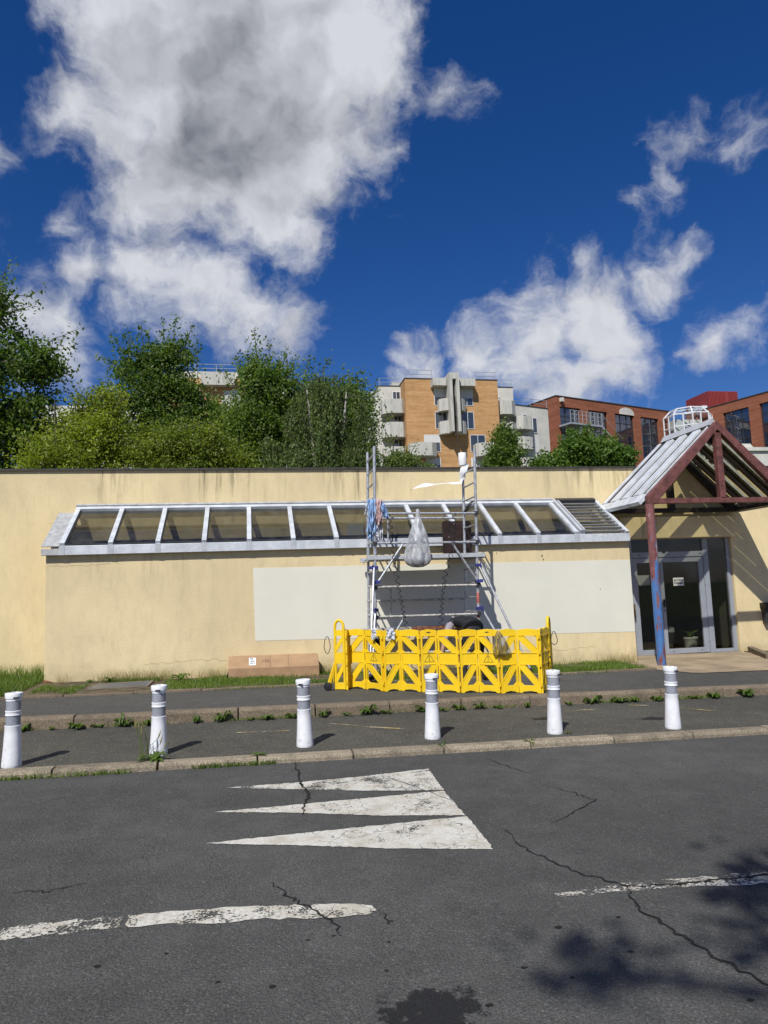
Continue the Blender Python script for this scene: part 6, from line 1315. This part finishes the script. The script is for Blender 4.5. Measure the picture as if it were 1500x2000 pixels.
def exL(root, B, zt):
    mb = MB(); pts = [(7.15+0.9+0.9*math.cos(a), zt-0.80+0.62*math.sin(a)**0.7) for a in [math.pi*i/14 for i in range(15)]]; mb.prism(pts, -0.03, -0.004, 'y'); mb.build('lunette', 'apt_white', root, local=True)
    # fire stair landing on the first window
    fe = MB(); fe.box(0.1,3.6,-1.35,-0.05,zt-2.55,zt-2.42); fe.box(1.25,1.45,-1.2,-1.0,0,zt-2.56)
    for x in np.arange(0.15, 3.61, 0.43): fe.tube([(x,-1.32,zt-2.42),(x,-1.32,zt-1.45)], 0.025, 5)
    for z in (1.45,1.78,2.1): fe.tube([(0.15,-1.32,zt-z),(3.6,-1.32,zt-z)], 0.025, 5)
    fe.build('fire_stair_landing', 'galv', root, local=True)
    st = MB()
    for k in range(9): st.box(3.62+k*0.24,3.62+(k+1)*0.24,-1.3,-0.4,zt-2.62-k*0.2,zt-2.58-k*0.2)
    for y in (-1.32,-0.38): st.bar((3.6,y,zt-2.55),(5.8,y,zt-4.35),0.05,0.16); st.tube([(3.6,y,zt-1.5),(5.8,y,zt-3.3)], 0.025, 5)
    st.build('fire_stair', 'galv', root, local=True)
    B('wall_lamp', 'apt_white', root, (0.35,0.6,-0.3,-0.02,zt-0.45,zt-0.15))
office('office_building', 'long red brick office wing with black framed windows and a fire stair', (24.15,51.98), math.atan2(0.33,0.945), 13.6, 11.0, 16.62, [(0.34,2.61),(3.49,5.72),(6.62,8.92),(9.78,12.05)], (8.2,15.82), exL)
office('office_building', 'red brick office wing turning towards the street behind the canopy gable', (39.01,57.16), math.atan2(-0.95,0.31), 14.5, 11.0, 16.55, [(3.78,6.15),(7.12,9.5),(10.5,12.9)], (8.2,15.76))
# glazed stair tower
GT_ = thing('glass_stair_tower', 'white framed octagonal glass stair tower between the two office wings', 'tower', (37.95,55.3,-0.5))
cx, cy, rr, zc_, za = 37.95, 55.3, 2.0, 15.85, 16.45
oc = [(cx+rr*math.cos(R(22.5+45*k)), cy+rr*math.sin(R(22.5+45*k))) for k in range(8)]; ic = [(cx+rr*0.70*math.cos(R(22.5+45*k)), cy+rr*0.70*math.sin(R(22.5+45*k))) for k in range(8)]
mb = MB()
for k in range(8):
    a, b = oc[k], oc[(k+1)%8]; 
    for f in (0, 0.5): mb.bar((a[0]+(b[0]-a[0])*f, a[1]+(b[1]-a[1])*f, -0.5), (a[0]+(b[0]-a[0])*f, a[1]+(b[1]-a[1])*f, zc_), 0.09, 0.09)
    for z in np.arange(zc_, 8, -1.05): mb.bar((*a, z), (*b, z), 0.07, 0.08)
    mb.bar((*a, zc_), (*ic[k], za), 0.09, 0.09); mb.bar((*ic[k], za), (*ic[(k+1)%8], za), 0.08, 0.08); mb.bar((cx, cy, za+0.08), (*ic[k], za), 0.06, 0.06)
mb.build('frame', 'white_frame', GT_)
M['glass_pale'] = m_glass('pale_glass', (0.85, 0.9, 0.92), ior=1.5)
for k in range(8):
    a, b = oc[k], oc[(k+1)%8]; c_, d_ = ic[k], ic[(k+1)%8]
    m2 = MB(); m2.add([(*a, -0.5), (*b, -0.5), (*b, zc_-0.05), (*a, zc_-0.05)], [(0,1,2,3)]); m2.build('glass_side', 'glass_pale', GT_)
    m2 = MB(); m2.add([(*a, zc_), (*b, zc_), (*d_, za), (*c_, za)], [(0,1,2,3)]); m2.build('glass_slope', 'glass_pale', GT_)
part(GT_, 'inner_core', 'apt_white', (cx-1.3,cx+1.3,cy-0.1,cy+1.4,-0.5,15.6)); part(GT_, 'inner_window', 'glass_apt', (cx-0.55,cx+0.65,cy-0.16,cy-0.102,13.6,14.9))
# roof plant
RP_ = thing('roof_plant', 'red corrugated plant housing on the office roof', 'plant room', (45,60,16.1))
part(RP_, 'housing', 'red_sheet', (43.2,46.4,59.5,63,16.1,19.5)); part(RP_, 'door_panel', 'red_sheet', (44.9,45.3,59.36,59.48,17.3,19.4))
mb = MB()
for k in range(22): mb.box(43.22+k*0.145,43.29+k*0.145,59.42,59.498,16.2,19.45)
o = mb.build('corrugation', 'red_sheet', RP_); o['kind'] = 'stuff'
for x, r, h in ((47.2,0.45,18.9),(48.4,0.6,18.7)):
    V_ = MB(); V_.lathe([(r,16.1),(r,h-0.2),(r*1.2,h-0.18),(r*1.2,h),(r*0.3,h+0.12)], 18, (x,60.5,0)); o = V_.build('roof_vent', 'white_frame', smooth=True); tag(o, 'white round roof vent %s the red plant housing' % ('next to' if x < 48 else 'farthest from'), 'vent', 'vents on the office roof')
part(RP_, 'duct', 'white_frame', (42.6,43.1,59.6,61,16.1,18.1))
PB_ = thing('cornice_bay', 'pale bay with stepped cornice standing before the right office wing', 'bay', (31.9,40.6,-0.5))
mb = MB(); mb.prism([(31.55,-0.5),(31.55,8.6),(30.95,9.55),(30.95,9.72),(33.3,9.72),(33.3,-0.5)], 40.0, 42.0, 'y'); mb.build('shaft', 'apt_white', PB_)
mb = MB(); mb.box(30.80,33.4,39.85,42.1,9.722,9.95); mb.build('cornice', 'apt_white', PB_); mb = MB(); mb.prism([(31.1,9.952),(31.35,10.25),(31.95,10.25),(32.2,9.952)], 40.2, 41.8, 'y'); mb.build('cap', 'apt_white', PB_)

# the office group stands well behind the apartments' side wing
FS = 1.75
for nm in ('office_building', 'office_building.001', 'glass_stair_tower', 'roof_plant', 'roof_vent', 'roof_vent.001', 'cornice_bay'):
    o = bpy.data.objects[nm]; l = o.location.copy(); o.scale = (FS, FS, FS); o.location = (l.x*FS, l.y*FS, 1.65+FS*(l.z-1.65))
